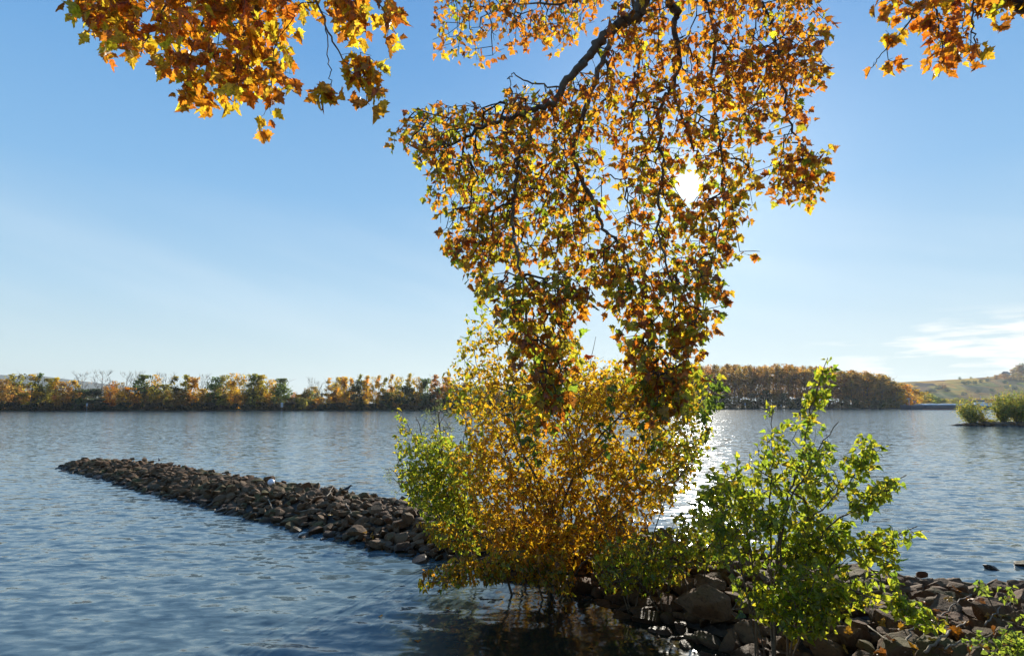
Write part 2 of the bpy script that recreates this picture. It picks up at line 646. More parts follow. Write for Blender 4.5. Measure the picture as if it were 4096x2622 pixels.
N_ROCK = 22
RK_HI = [rock_arrays(100 + i, 4) for i in range(N_ROCK)]
RK_LO = [rock_arrays(100 + i, 2) for i in range(N_ROCK)]
ROCK_ME = []
for i, (V, Fc) in enumerate(RK_HI):
    me = mesh_np('rock_mesh', V, Fc, True)
    me.materials.append(M_ROCK)
    ROCK_ME.append(me)


def euler_np(a, b, c):
    return np.array(Matrix.Rotation(c, 3, 'Z') @ Matrix.Rotation(b, 3, 'Y') @ Matrix.Rotation(a, 3, 'X'))


cand = []
rr = np.random.default_rng(11)


def scatter(n, box, size, zmin, zmax=9, sp=0.62, keep=None):
    for _ in range(n):
        x, y = rr.uniform(box[0], box[1]), rr.uniform(box[2], box[3])
        z = float(terrain(x, y))
        if z < zmin or z > zmax or (keep and not keep(x, y)):
            continue
        s = size[0] + (size[1] - size[0]) * rr.random() ** 1.7
        ok = True
        gx, gy = int(x * 2), int(y * 2)
        for i_ in range(gx - 2, gx + 3):
            for j_ in range(gy - 2, gy + 3):
                for (X, Y, Q) in cells.get((i_, j_), ()):
                    if (X - x) ** 2 + (Y - y) ** 2 < (sp * (s + Q)) ** 2:
                        ok = False
        if ok:
            cand.append((x, y, z, s))
            cells.setdefault((gx, gy), []).append((x, y, s))


cells = {}
# placed first: the stones one can tell apart in the photograph
special = [
    # px, py(base), z, size, label
    ((889, 581), 0.0, 0.27, 'dark wet boulder standing in the water right of the green bush', 3),
    ((992, 569), -0.03, 0.17, 'small pointed dark rock alone in the open water on the right', 5),
    ((1022, 566), -0.03, 0.19, 'dark rock in the water cut by the right edge of the photo', 8),
    ((870, 575), -0.02, 0.22, 'dark low rock awash behind the lower right twigs of the green bush', 2),
    ((872, 612), 0.40, 0.52, 'long pale layered slab sloping to the water right of the green bush', 9),
    ((959, 612), 0.35, 0.30, 'big rounded dark boulder on the waterline, tallest at lower right', 12),
    ((912, 597), 0.08, 0.18, 'small pale rock with a shiny wet face at the waterline', 4),
    ((705, 604), 0.50, 0.42, 'big pale flat-faced block striped by stem shadows below the bushes', 14),
    ((377, 545), 0.08, 0.26, 'pale grey wet block at the waterline of the groyne near the bush', 6),
    ((356, 532), 0.35, 0.33, 'large rounded reddish boulder in the groyne above the pale wet block', 16),
    ((277, 492), 0.5, 0.32, 'flat-topped block on the groyne crest beside the white ball', 17),
]
placed_special = []
for (p, z, s, lab, v) in special:
    q = on(p[0], p[1], z)
    cand.append((q[0], q[1], z, s * 0.8))
    cells.setdefault((int(q[0] * 2), int(q[1] * 2)), []).append((q[0], q[1], s * 0.8))
    placed_special.append((q, s, lab, v))
n_special = len(cand)
scatter(6500, (1.5, 14.5, 5.6, 14.2), (0.13, 0.38), -0.16, 1.75, 0.52)
scatter(30000, (-35, 4, 12.5, 43), (0.12, 0.30), -0.13, 9, 0.52)
scatter(900, (14.5, 24, 6, 13), (0.3, 0.6), -0.2, 1.5, 0.6)
rest = cand[n_special:]
# second layer of stones lying on top of the first
top = []
for (x, y, z, s) in rest:
    if rr.random() < 0.22 and z > 0.25:
        top.append((x + rr.normal(0, .2), y + rr.normal(0, .2), z + 0.6 * s, s * rr.uniform(0.6, 0.95)))
rest = rest + top
rest = [(x, y, z, s) for (x, y, z, s) in rest if y > 3]


def visible(c):
    p = project(np.array([c[0], c[1], max(c[2], 0) + .1]))
    return -12 < p[0] < 1036 and p[1] < 672


def size_px(c):
    return c[3] * F_ / c[1] if visible(c) else -1


rest.sort(key=size_px, reverse=True)


def rock_obj(name, x, y, z, s, v, rot, label, group=None):
    o = bpy.data.objects.new(name, ROCK_ME[v])
    COL.objects.link(o)
    o.location = (float(x), float(y), float(z))
    o.scale = (s, s, s)
    o.rotation_euler = rot
    return tag(o, label, 'rock', group)


for (q, s, lab, v) in placed_special:
    sl = 'slab' in lab
    o = rock_obj('rock', q[0], q[1], q[2] + 0.16 * s, s, v, (rr.normal(0, .12), rr.normal(0, .12), rr.uniform(0, 6.28)), lab)
    if sl:
        o.scale = (s * 1.25, s * 0.8, s * 0.55)
        o.rotation_euler = (0.05, 0.16, -0.25)
    if 'striped' in lab:
        o.scale = (s * 1.2, s * 0.7, s * 1.0)
        o.rotation_euler = (0.55, 0.1, 0.1)
for c in rest[:289]:
    x, y, z, s = c
    near_bank = x > 2.2 and y < 13
    wet = z < 0.08
    if near_bank:
        lab, grp = ('dark wet brown stone at the waterline of the near bank', 'wet stones at the edge of the near bank') if wet else \
                   ('brown angular boulder in the riprap of the near bank', 'riprap boulders on the near bank')
    else:
        lab, grp = ('dark wet stone at the waterline along the groyne', 'wet stones along the foot of the groyne') if wet else \
                   ('brown angular stone heaped on the long groyne', 'stones heaped on the groyne')
    rock_obj('rock', x, y, z + 0.10 * s, s, int(rr.integers(N_ROCK)), (rr.normal(0, .3), rr.normal(0, .3), rr.uniform(0, 6.28)), lab, grp)
Vs, Fs, off = [], [], 0
for c in rest[289:]:
    x, y, z, s = c
    V, Fc = RK_LO[int(rr.integers(N_ROCK))]
    R = euler_np(rr.normal(0, .3), rr.normal(0, .3), rr.uniform(0, 6.28))
    Vs.append((V * s) @ R.T + np.array([x, y, z + 0.10 * s]))
    Fs.append(Fc + off)
    off += len(V)
tag(link('riprap', mesh_np('riprap', np.vstack(Vs), np.vstack(Fs), True), M_ROCK), 'smaller brown rubble filling the groyne between its larger stones', 'rubble', kind='stuff')
print('rocks', len(rest))
for me in ROCK_ME:
    me.set_sharp_from_angle(angle=radians(32))
bpy.data.meshes['riprap'].set_sharp_from_angle(angle=radians(25))


# ------------------------------------------------------------------ leaves and growth
def poly_mask(poly, P):
    x, y = P[:, 0], P[:, 1]
    n = len(poly)
    c = np.zeros(len(P), bool)
    j = n - 1
    for i in range(n):
        xi, yi = poly[i]
        xj, yj = poly[j]
        if yi != yj:
            k = ((yi > y) != (yj > y)) & (x < (xj - xi) * (y - yi) / (yj - yi) + xi)
            c ^= k
        j = i
    return c


DS = 0.42560  # photo survey units -> picture pixels


def fill(poly, n, d0, d1, rng, holes=0.42, hs=0.9):
    """points spread through the volume behind an outline; gaps from 3-D noise"""
    poly = np.asarray(poly, float) * DS
    lo, hi = poly.min(0), poly.max(0)
    out = []
    while len(out) < n:
        P = rng.uniform(lo, hi, (400, 2))
        P = P[poly_mask(poly, P)]
        rim = np.zeros(len(P))
        for k_ in range(8):
            rim += ~poly_mask(poly, P + 16.0 * np.array([cos(k_ * pi / 4), sin(k_ * pi / 4)]))
        P = P[rng.random(len(P)) > np.minimum(rim * 0.17, 0.8)]
        for p in P:
            d = d0 + (d1 - d0) * (0.5 + 0.5 * rng.uniform(-1, 1))
            q = at(p[0], p[1], d)
            if noise.noise(Vector(q) * hs) * 0.5 + 0.5 < holes + 0.05 * rng.normal():
                continue
            out.append(q)
            if len(out) >= n:
                break
    return np.array(out)


def grow(chains, targets, rng, hang=True, step=0.13, arch=0.16, k=1.6, rootdir=None):
    """join every target to the nearest twig so far; returns nodes, parents, order"""
    start = np.vstack(chains)
    N = len(start)
    nodes = np.zeros((N + 60 * len(targets) + 10, 3))
    par = np.full(len(nodes), -1, int)
    nodes[:N] = start
    o_ = 0
    for ci, ch_ in enumerate(chains):
        par[o_ + 1:o_ + len(ch_)] = np.arange(o_, o_ + len(ch_) - 1)
        if ci:
            dd = np.linalg.norm(start[:o_] - start[o_], axis=1)
            par[o_] = int(np.argmin(dd))
        o_ += len(ch_)
    d0 = np.array([np.min(np.linalg.norm(start - t, axis=1)) for t in targets])
    tips = []
    for ti in np.argsort(d0):
        t = targets[ti]
        D = t - nodes[:N]
        dist = np.linalg.norm(D, axis=1)
        dz = D[:, 2]
        cost = dist + k * np.maximum(0, dz if hang else -dz) + (0.9 * np.hypot(D[:, 0], D[:, 1]) if hang else 0)
        if not hang:
            hz = np.hypot(D[:, 0], D[:, 1])
            cost = dist + k * np.maximum(0, -dz) + 0.5 * np.maximum(0, hz - 1.2 * np.maximum(dz, 0))
        i = int(np.argmin(cost))
        a = nodes[i].copy()
        L = dist[i]
        n = max(1, min(50, int(L / step)))
        if hang:
            c = a + (t - a) * 0.42 + np.array([0, 0, arch * L]) + rng.normal(0, 0.06 * L, 3)
        else:
            c = a + (t - a) * 0.5 + np.array([0, 0, -arch * 0.35 * L]) + rng.normal(0, 0.05 * L, 3)
        p = i
        for s in range(1, n + 1):
            u = s / n
            q = (1 - u) ** 2 * a + 2 * u * (1 - u) * c + u * u * t
            if s < n:
                q = q + rng.normal(0, 0.012, 3)
            nodes[N] = q
            par[N] = p
            p = N
            N += 1
        tips.append(p)
    return nodes[:N], par[:N], len(start), tips


def flow(par, n0, tips):
    cnt = np.zeros(len(par))
    cnt[tips] += 1
    for i in range(len(par) - 1, n0 - 1, -1):
        if par[i] >= 0:
            cnt[par[i]] += cnt[i]
    return np.maximum(cnt, 1)


def twig_mesh(name, nodes, par, n0, cnt, r0, pw=0.45, rmax=0.05, sides=4):
    i = np.arange(1, len(nodes))
    i = i[par[i] >= 0]
    a, b = nodes[par[i]], nodes[i]
    rb = np.where(i >= n0, np.minimum(r0 * cnt[i] ** pw, rmax), r0)
    ra = np.where(par[i] >= n0, np.minimum(r0 * cnt[par[i]] ** pw, rmax), rb * 1.15)
    ra = np.minimum(ra, rb * 1.5)
    d = b - a
    d /= np.linalg.norm(d, axis=1)[:, None] + 1e-9
    ref = np.where(np.abs(d[:, 2:3]) > 0.9, np.array([[1., 0, 0]]), np.array([[0., 0, 1.]]))
    u = np.cross(d, ref)
    u /= np.linalg.norm(u, axis=1)[:, None] + 1e-9
    v = np.cross(d, u)
    ring = []
    for P, r in ((a - d * 0.004, ra), (b + d * 0.004, rb)):
        for k in range(sides):
            th = 2 * pi * k / sides
            ring.append(P + (u * cos(th) + v * sin(th)) * r[:, None])
    V = np.stack(ring, 1).reshape(-1, 3)
    base = np.arange(len(i))[:, None] * 2 * sides
    Q = [base + np.array([[k, (k + 1) % sides, sides + (k + 1) % sides, sides + k]]) for k in range(sides)]
    return mesh_np(name, V, np.vstack(Q), True)


def tmpl(half, mid):
    """leaf outline -> vertices (x, y), fan of triangles; half: right side base->tip, mid: heights on the midrib"""
    V = [(0, y) for y in mid]
    nm = len(mid)
    F = []
    for sgn in (1, -1):
        o = len(V)
        V += [(sgn * x, y) for x, y in half]
        ids = [0] + list(range(o, o + len(half))) + [nm - 1]
        # nearest midrib vertex for every outline edge
        for a, b in zip(ids[:-1], ids[1:]):
            ya = (V[a][1] + V[b][1]) / 2
            m_ = min(range(nm), key=lambda q: abs(mid[q] - ya * 0.75 - 0.06))
            tri = [m_, a, b] if sgn > 0 else [m_, b, a]
            if len(set(tri)) == 3:
                F.append(tri)
    # close the gaps between neighbouring midrib fans
    return np.array(V, float), np.array(F, int)


PLANE_V, PLANE_F = tmpl([(.15, -.07), (.33, -.03), (.30, .08), (.50, .08), (.44, .20), (.66, .36), (.45, .40), (.40, .50), (.24, .52), (.31, .68), (.17, .72), (.13, .85)], [0.03, 0.30, 1.0])
PLANE_F = np.array([[1 if v == 0 and False else v for v in f] for f in PLANE_F])
# fan everything from the middle of the midrib
n_m = 3
fan = []
for sgn_o in (3, 15):
    ids = [0] + list(range(sgn_o, sgn_o + 12)) + [2]
    for a, b in zip(ids[:-1], ids[1:]):
        fan.append([1, a, b] if sgn_o == 3 else [1, b, a])
PLANE_F = np.array(fan)
POP_V = np.array([(0, 0), (0, .42), (0, 1.0), (.30, -.03), (.47, .16), (.38, .42), (.17, .74), (-.30, -.03), (-.47, .16), (-.38, .42), (-.17, .74)], float)
POP_F = np.array([[1, 0, 3], [1, 3, 4], [1, 4, 5], [1, 5, 6], [1, 6, 2], [1, 7, 0], [1, 8, 7], [1, 9, 8], [1, 10, 9], [1, 2, 10]])
WIL_V = np.array([(0, 0), (0, 1.0), (.09, .4), (-.09, .4)], float)
WIL_F = np.array([[0, 2, 1], [0, 1, 3]])


def leaves_mesh(name, T, F, pos, tip, nrm, size, col, rng, fold=0.5, curl=0.34):
    n = len(pos)
    tip = tip / np.linalg.norm(tip, axis=1)[:, None]
    X = np.cross(tip, nrm)
    X /= np.linalg.norm(X, axis=1)[:, None] + 1e-9
    Z = np.cross(X, tip)
    x, y = T[:, 0], T[:, 1]
    fo = fold * rng.normal(0.7, 0.8, n)
    cu = curl * rng.normal(0.3, 1.0, n)
    tw = rng.normal(0, 0.22, n)
    z = fo[:, None] * np.abs(x)[None] + cu[:, None] * (y ** 2)[None] + tw[:, None] * (x * y)[None]
    z = z + rng.normal(0, 0.03, z.shape)
    xw = x[None] * rng.uniform(0.55, 1.05, n)[:, None]
    P = pos[:, None] + size[:, None, None] * (xw[..., None] * X[:, None] + y[None, :, None] * tip[:, None] + z[..., None] * Z[:, None])
    m_ = len(T)
    Fa = (np.arange(n)[:, None, None] * m_ + F[None]).reshape(-1, 3)
    C = np.repeat(col, m_, axis=0)
    C = C * rng.uniform(0.86, 1.1, (len(C), 1))
    return mesh_np(name, P.reshape(-1, 3), Fa, False, np.clip(C, 0, 1))


def pick(pal, n, rng):
    cs = np.array([p[1] for p in pal], float)
    ws = np.array([p[0] for p in pal], float)
    k = rng.choice(len(pal), n, p=ws / ws.sum())
    c = cs[k] * rng.uniform(0.8, 1.15, (n, 1)) * rng.uniform(0.92, 1.08, (n, 3))
    return np.clip(c, 0.003, 0.95)


ORANGE, GOLD, BROWN, RUST, LIME, OLIVE, GREEN, YELL = (.90, .36, .02), (.94, .58, .03), (.46, .17, .02), (.70, .22, .015), (.70, .66, .03), (.52, .44, .03), (.34, .44, .03), (.95, .72, .04)
PAL_ORANGE = [(4, ORANGE), (3, RUST), (2, BROWN), (2.4, GOLD), (.5, LIME)]
PAL_GOLD = [(4.6, ORANGE), (3.4, GOLD), (.9, BROWN), (2.2, RUST), (1.4, YELL), (.3, LIME)]
PAL_MIX = [(2.6, ORANGE), (2, GOLD), (2.2, RUST), (1.6, BROWN), (1.2, OLIVE), (.7, LIME), (.5, GREEN)]
PAL_GREENISH = [(2.0, ORANGE), (2.4, GOLD), (1.6, RUST), (1.5, BROWN), (1.8, OLIVE), (1.3, LIME), (1.0, GREEN)]
PAL_HANG = [(1.2, ORANGE), (1.4, GOLD), (1.6, RUST), (1.9, BROWN), (1.8, OLIVE), (1.6, LIME), (1.5, GREEN)]


def leaf_sites(nodes, par, n0, cnt, tips, rng, per, maxcnt, tipn):
    """nodes that carry leaves: thin wood, several at the very tips"""
    ids = np.arange(n0, len(nodes))
    thin = ids[cnt[ids] <= maxcnt]
    keep = thin[rng.random(len(thin)) < per]
    tip = np.repeat(np.array(tips), tipn)
    return np.concatenate([keep, tip])


def hang_leaves(name, nodes, par, sites, pal_fn, rng, size, parent, mat, T, F, down=1.0, spread=0.07):
    n = len(sites)
    base = nodes[sites]
    off = rng.normal(0, 1, (n, 3))
    off /= np.linalg.norm(off, axis=1)[:, None]
    pos = base + off * (spread * rng.uniform(0.2, 1.0, n))[:, None] - np.array([0, 0, spread * 0.5])
    tip = off * 0.75 + rng.normal(0, 0.35, (n, 3)) + np.array([0, 0, -down])
    nrm = rng.normal(0, 1, (n, 3)) + np.array([0, 0.5, 0.25])
    sz = size * np.clip(rng.normal(1, 0.24, n), 0.5, 1.5)
    col = pal_fn(pos)
    return link(name, leaves_mesh(name, T, F, pos, tip, nrm, sz, col, rng), mat, parent)


# ------------------------------------------------------------------ the plane tree
def LP(pts, depths):
    pts = np.asarray(pts, float) * DS
    return np.array([at(p[0], p[1], d) for p, d in zip(pts, depths)])


def limb_obj(name, pts, r0, r1, parent, mat=None, n=6, sides=10, wob=0.03, seed=0):
    P = spline(pts, n)
    rg = np.random.default_rng(seed)
    P[1:-1] += rg.normal(0, wob, P[1:-1].shape)
    t = np.linspace(0, 1, len(P))
    R = r0 + (r1 - r0) * t ** 0.8
    R *= 1 + rg.normal(0, 0.05, len(R))
    mb = MB().tube(P, R, sides)
    return mb.build(name, mat or M_PBARK, parent, True), P


plane = empty('plane_tree', (5.2, -3.6, float(terrain(5.2, -3.6)) - 0.1))
tag(plane, 'big plane tree in orange and green autumn leaf overhanging the picture from above', 'tree')
base = np.array(plane.location)
inv = -base


def under(o, root=None):      # keep world coordinates for a mesh made in world space
    o.location = [float(v) for v in (inv if root is None else -np.array(root.location))]
    return o


tr_pts = [base + np.array(v, float) for v in [(0, 0, -.3), (0.05, .05, .8), (-.05, .1, 3), (-.1, .25, 5.5), (-.15, .4, 8)]]
tk, _ = limb_obj('trunk', tr_pts, 0.62, 0.40, plane, seed=1, sides=16, wob=0.015)
under(tk)
fork = tr_pts[-1]

# limb over the middle of the picture
L1 = LP([(1585, -330), (1530, -60), (1511, 5), (1495, 40), (1457, 52), (1413, 90), (1379, 137), (1340, 182), (1286, 246), (1223, 268), (1164, 288), (1075, 325), (985, 352)], [6.2, 8.9, 9.3, 9.3, 9.3, 9.3, 9.3, 9.3, 9.3, 9.4, 9.5, 9.6, 9.7])
mid1 = fork + (L1[0] - fork) * 0.5 + np.array([0, 0, 0.9])
l_mid, P_mid = limb_obj('limb', [fork, mid1, *L1], 0.165, 0.018, plane, seed=2)
under(l_mid)
sub = []
for pts, dep, ra in [
    ([(1262, 262), (1252, 303), (1223, 361), (1213, 415), (1205, 520), (1225, 640), (1238, 760), (1260, 860)], [10.4, 10.2, 9.9, 9.7, 9.2, 8.8, 8.4, 8.1], .06),
    ([(1440, 70), (1400, 190), (1350, 330), (1360, 405), (1394, 469), (1413, 527), (1459, 579), (1490, 680), (1520, 800), (1545, 900)], [10.5, 10.4, 10.1, 9.9, 9.6, 9.4, 9.1, 8.7, 8.3, 8.0], .06),
    ([(1525, -30), (1400, -15), (1330, 10), (1230, 10), (1130, 40)], [10.2, 10.6, 10.9, 11.1, 11.2], .05),
    ([(1320, 205), (1240, 190), (1200, 175), (1198, 205)], [10.5, 10.8, 10.9, 10.9], .02),
    ([(1400, 110), (1440, 190), (1400, 260), (1330, 300), (1290, 400)], [10.6, 10.9, 10.9, 10.6, 10.2], .04),
]:
    P = LP(pts, dep)
    sub.append((P, ra))
L2 = LP([(1575, -180), (1570, 0), (1594, 24), (1584, 54), (1596, 127), (1584, 205), (1600, 270), (1628, 332), (1640, 380)], [7.5, 9.6, 9.7, 9.8, 9.9, 9.9, 9.8, 9.6, 9.5])
sub += [(L2, .085),
        (LP([(1584, 205), (1550, 254), (1556, 391), (1545, 520), (1570, 640), (1600, 760)], [9.9, 9.8, 9.5, 9.2, 8.8, 8.4]), .045),
        (LP([(1640, -40), (1680, 60), (1672, 200), (1690, 330), (1700, 470), (1680, 600)], [9.8, 10.0, 10.0, 9.8, 9.5, 9.2]), .045),
        (LP([(1700, -60), (1800, 30), (1830, 140), (1850, 260), (1880, 350), (1890, 430)], [9.8, 10.0, 9.9, 9.6, 9.2, 9.0]), .045),
        (LP([(1480, -60), (1500, 120), (1490, 260), (1470, 400), (1480, 520)], [10.4, 10.9, 10.8, 10.4, 10.0]), .045)]
starts = [P_mid[len(P_mid) // 3:]]
for i, (P, ra) in enumerate(sub):
    o, Q = limb_obj('branch', P, ra, 0.008, l_mid, seed=20 + i, sides=8, wob=0.02)
    o.location = (0, 0, 0)
    starts.append(Q)

rA = np.random.default_rng(41)
regA = [
    ([(1035, -40), (1010, 70), (1022, 128), (1070, 152), (1130, 148), (1200, 130), (1330, 125), (1400, 60), (1450, -60)], 330, 10.2, 12.2, 0.41),
    ([(1000, 225), (925, 285), (920, 340), (960, 385), (1005, 400), (1000, 455), (1020, 525), (1040, 580), (1055, 645), (1100, 650), (1200, 640), (1420, 640), (1420, 400), (1450, 180), (1340, 175), (1290, 225), (1215, 185), (1160, 255), (1110, 215), (1060, 255)], 1350, 9.0, 11.2, 0.38),
    ([(1450, -60), (1400, 100), (1420, 250), (1450, 640), (1600, 690), (1700, 650), (1775, 480), (1790, 430), (1770, 330), (1880, 320), (1920, 250), (1960, 180), (1940, 110), (1990, 75), (1930, 30), (1945, -60)], 1750, 8.8, 11.0, 0.40),
    ([(1780, 330), (1880, 320), (1965, 345), (1945, 420), (1940, 480), (1900, 488), (1820, 480), (1785, 440), (1820, 400)], 130, 8.6, 9.4, 0.34),
    ([(1740, 590), (1790, 590), (1785, 605), (1735, 610)], 3, 8.8, 9.0, 0.1),
    ([(1090, 650), (1420, 640), (1400, 690), (1380, 760), (1365, 830), (1340, 900), (1325, 980), (1270, 950), (1210, 870), (1195, 780), (1110, 690)], 370, 7.6, 9.2, 0.37),
    ([(1440, 620), (1720, 620), (1715, 690), (1660, 800), (1640, 880), (1610, 940), (1560, 985), (1500, 950), (1470, 860), (1435, 740)], 430, 7.6, 9.2, 0.36),
    ([(1235, 860), (1345, 850), (1335, 1000), (1300, 1010), (1262, 985)], 70, 7.5, 8.3, 0.3),
    ([(1490, 860), (1645, 850), (1620, 930), (1560, 1015), (1505, 990)], 95, 7.5, 8.3, 0.3),
    ([(1370, 560), (1470, 560), (1465, 720), (1400, 700)], 60, 8.6, 9.6, 0.35),
]
targets = np.vstack([fill(p, n, a, b, rA, h, 1.5) for p, n, a, b, h in regA])
# the gap in the leaves where the sun comes through
v = targets - CAM
ang = np.degrees(np.arccos(np.clip((v @ SUN) / np.linalg.norm(v, axis=1), -1, 1)))
targets = targets[ang > 1.4]
targets[:, 2] += 0.07
nodes, par, n0, tips = grow(starts, targets, rA, True, 0.14, 0.14)
cnt = flow(par, n0, tips)
link('twigs', twig_mesh('twigs', nodes, par, n0, cnt, 0.0040, 0.38, 0.02), M_TWIG, l_mid)
sites = leaf_sites(nodes, par, n0, cnt, tips, rA, 0.50, 5, 2)


def palA(pos):
    q = project(pos) / DS
    n = len(pos)
    up = np.clip((q[:, 1] - 100) / 500, 0, 1) - 0.25 * np.clip((q[:, 0] - 1400) / 500, -1, 1) + rA.normal(0, .15, n)
    out = pick(PAL_ORANGE, n, rA)
    m1 = up > 0.15
    out[m1] = pick(PAL_MIX, m1.sum(), rA)
    m2 = up > 0.5
    out[m2] = pick(PAL_GREENISH, m2.sum(), rA)
    m3 = q[:, 1] > 640
    out[m3] = pick(PAL_HANG, m3.sum(), rA)
    return out


v = nodes[sites] - CAM
ang = np.degrees(np.arccos(np.clip((v @ SUN) / np.linalg.norm(v, axis=1), -1, 1)))
sites = sites[ang > 0.85]
print('middle leaves', len(sites))
hang_leaves('foliage', nodes, par, sites, palA, rA, 0.116, l_mid, M_PLANE, PLANE_V, PLANE_F, 0.9, 0.12)

# round seed balls hanging on the twigs
for i in range(16):
    j = int(rA.integers(n0, len(nodes)))
    if nodes[j][2] > 11:
        continue
    sb_ = MB().lathe((0, 0, 0), [(.004, 0), (.011, .004), (.015, .015), (.011, .026), (.004, .030)], 8).tube([(0, 0, .03), (.006, 0, .08), (0, 0, .13)], .0016, 4).build('seed_ball', M_TWIG, l_mid, True)
    sb_.location = [float(a) for a in nodes[j] - np.array([0, 0, .13])]

# unseen rest of the crown over and behind the viewer, added to cut skylight
rD = np.random.default_rng(77)
cl = []
while len(cl) < 420:
    q = np.array([rD.normal(4, 6.5), rD.normal(-4, 5.0), rD.uniform(6.5, 16)])
    if q[2] < 4.0 + 0.95 * max(q[1], 0) + 2.8 or np.hypot(q[0] - 5, q[1] + 3.6) > 12 or (q[1] > 4.5):
        continue
    cl.append(q)
cl = np.array(cl)
for i in range(7):
    a_ = i * 0.9 + 0.3
    e_ = base + np.array([cos(a_) * 7, min(sin(a_) * 7, 3.0), rD.uniform(9, 12)])
    o, _ = limb_obj('limb', [fork, (fork + e_) / 2 + np.array([0, 0, .8]), e_], 0.2, 0.04, plane, seed=80 + i)
    under(o)
kk = rD.integers(0, len(cl), 9000)
cp_ = cl[kk] + rD.normal(0, .55, (9000, 3))
cp_ = cp_[cp_[:, 2] > 4.0 + 0.95 * np.maximum(cp_[:, 1], 0) + 1.2]
nn_ = len(cp_)
under(link('foliage', leaves_mesh('foliage', PLANE_V, PLANE_F, cp_, rD.normal(0, .5, (nn_, 3)) + np.array([0, 0, -.9]), rD.normal(0, 1, (nn_, 3)), 0.2 * rD.uniform(.7, 1.2, nn_), pick(PAL_ORANGE, nn_, rD), rD), M_PLANE, plane))

# limb over the left of the picture
LG = LP([(520, -420), (600, -160), (640, -60), (600, 20), (570, 90), (545, 170)], [4.6, 6.6, 7.2, 7.4, 7.4, 7.3])
l_left, P_l = limb_obj('limb', [fork, fork + (LG[0] - fork) * 0.5 + np.array([0, 0, 1.2]), *LG], 0.22, 0.015, plane, seed=4)
under(l_left)
sub = [(LP([(610, -140), (480, -60), (400, 0), (350, 80), (330, 130)], [6.7, 7.2, 7.4, 7.4, 7.3]), .035),
       (LP([(480, -60), (330, -40), (230, -10), (200, 40)], [7.2, 7.6, 7.8, 7.8]), .03),
       (LP([(640, -60), (720, -40), (765, 60), (800, 130), (850, 200), (868, 245)], [7.2, 7.2, 7.1, 7.0, 7.0, 6.9]), .02),
       (LP([(640, -50), (520, -20), (470, 60), (440, 150), (440, 230)], [7.2, 7.5, 7.6, 7.5, 7.4]), .028),
       (LP([(700, -45), (830, -60), (890, 10), (925, 70)], [7.2, 7.2, 7.2, 7.2]), .015),
       (LP([(765, 60), (772, 130), (778, 185), (770, 225)], [7.1, 7.0, 6.95, 6.9]), .008)]
starts = [P_l[len(P_l) // 2:]]
for i, (P, ra) in enumerate(sub):
    o, Q = limb_obj('branch', P, ra, 0.005, l_left, seed=40 + i, sides=7, wob=0.015)
    o.location = (0, 0, 0)
    starts.append(Q)
rB = np.random.default_rng(52)
regB = [
    ([(340, -60), (355, 60), (365, 150), (390, 200), (405, 265), (450, 270), (500, 285), (560, 245), (610, 250), (655, 260), (690, 200), (690, 130), (720, 60), (760, -60)], 400, 6.7, 8.0, 0.33),
    ([(150, -40), (165, 50), (215, 95), (240, 130), (330, 160), (355, 140), (340, 60), (340, -60)], 170, 7.0, 8.0, 0.42),
    ([(600, 270), (640, 270), (635, 300), (605, 300)], 3, 7.0, 7.2, 0.1),
    ([(740, 225), (775, 220), (805, 245), (770, 252)], 6, 6.8, 7.0, 0.1),
    ([(820, 140), (885, 150), (890, 200), (885, 265), (860, 262), (835, 215)], 28, 6.8, 7.1, 0.2),
    ([(760, -50), (840, -50), (870, 30), (860, 110), (800, 90), (765, 60)], 52, 6.9, 7.4, 0.33),
    ([(880, -20), (935, 30), (945, 110), (900, 110), (885, 50)], 13, 7.0, 7.4, 0.2),
]
targets = np.vstack([fill(p, n, a, b, rB, h, 1.2) for p, n, a, b, h in regB])
targets[:, 2] += 0.15
nodes, par, n0, tips = grow(starts, targets, rB, True, 0.11, 0.10)
cnt = flow(par, n0, tips)
link('twigs', twig_mesh('twigs', nodes, par, n0, cnt, 0.0024, 0.40, 0.02), M_TWIG, l_left)
sites = leaf_sites(nodes, par, n0, cnt, tips, rB, 0.42, 4, 2)
print('left leaves', len(sites))
hang_leaves('foliage', nodes, par, sites, lambda p: pick(PAL_GOLD, len(p), rB), rB, 0.158, l_left, M_PLANE, PLANE_V, PLANE_F, 1.0, 0.13)

# limb over the right corner
LH = LP([(2650, -520), (2480, -160), (2440, 0), (2395, 2), (2340, -25), (2260, -60)], [4.0, 5.6, 6.2, 6.4, 6.7, 7.0])
l_right, P_r = limb_obj('limb', [fork, fork + (LH[0] - fork) * 0.5 + np.array([0, 0, .6]), *LH], 0.20, 0.035, plane, seed=5)
under(l_right)
sub = [(LP([(2260, -60), (2180, -40), (2160, 20), (2120, 70), (2080, 120), (2045, 160)], [7.0, 7.1, 7.1, 7.0, 7.0, 7.0]), .02),
       (LP([(2270, -60), (2285, 30), (2290, 90), (2310, 150)], [7.0, 6.9, 6.8, 6.7]), .018),
       (LP([(2180, -40), (2200, 40), (2215, 110), (2205, 180)], [7.1, 7.0, 6.95, 6.9]), .016)]
starts = [P_r[-8:]]
for i, (P, ra) in enumerate(sub):
    o, Q = limb_obj('branch', P, ra, 0.004, l_right, seed=60 + i, sides=7, wob=0.012)
    o.location = (0, 0, 0)
    starts.append(Q)
rC = np.random.default_rng(63)
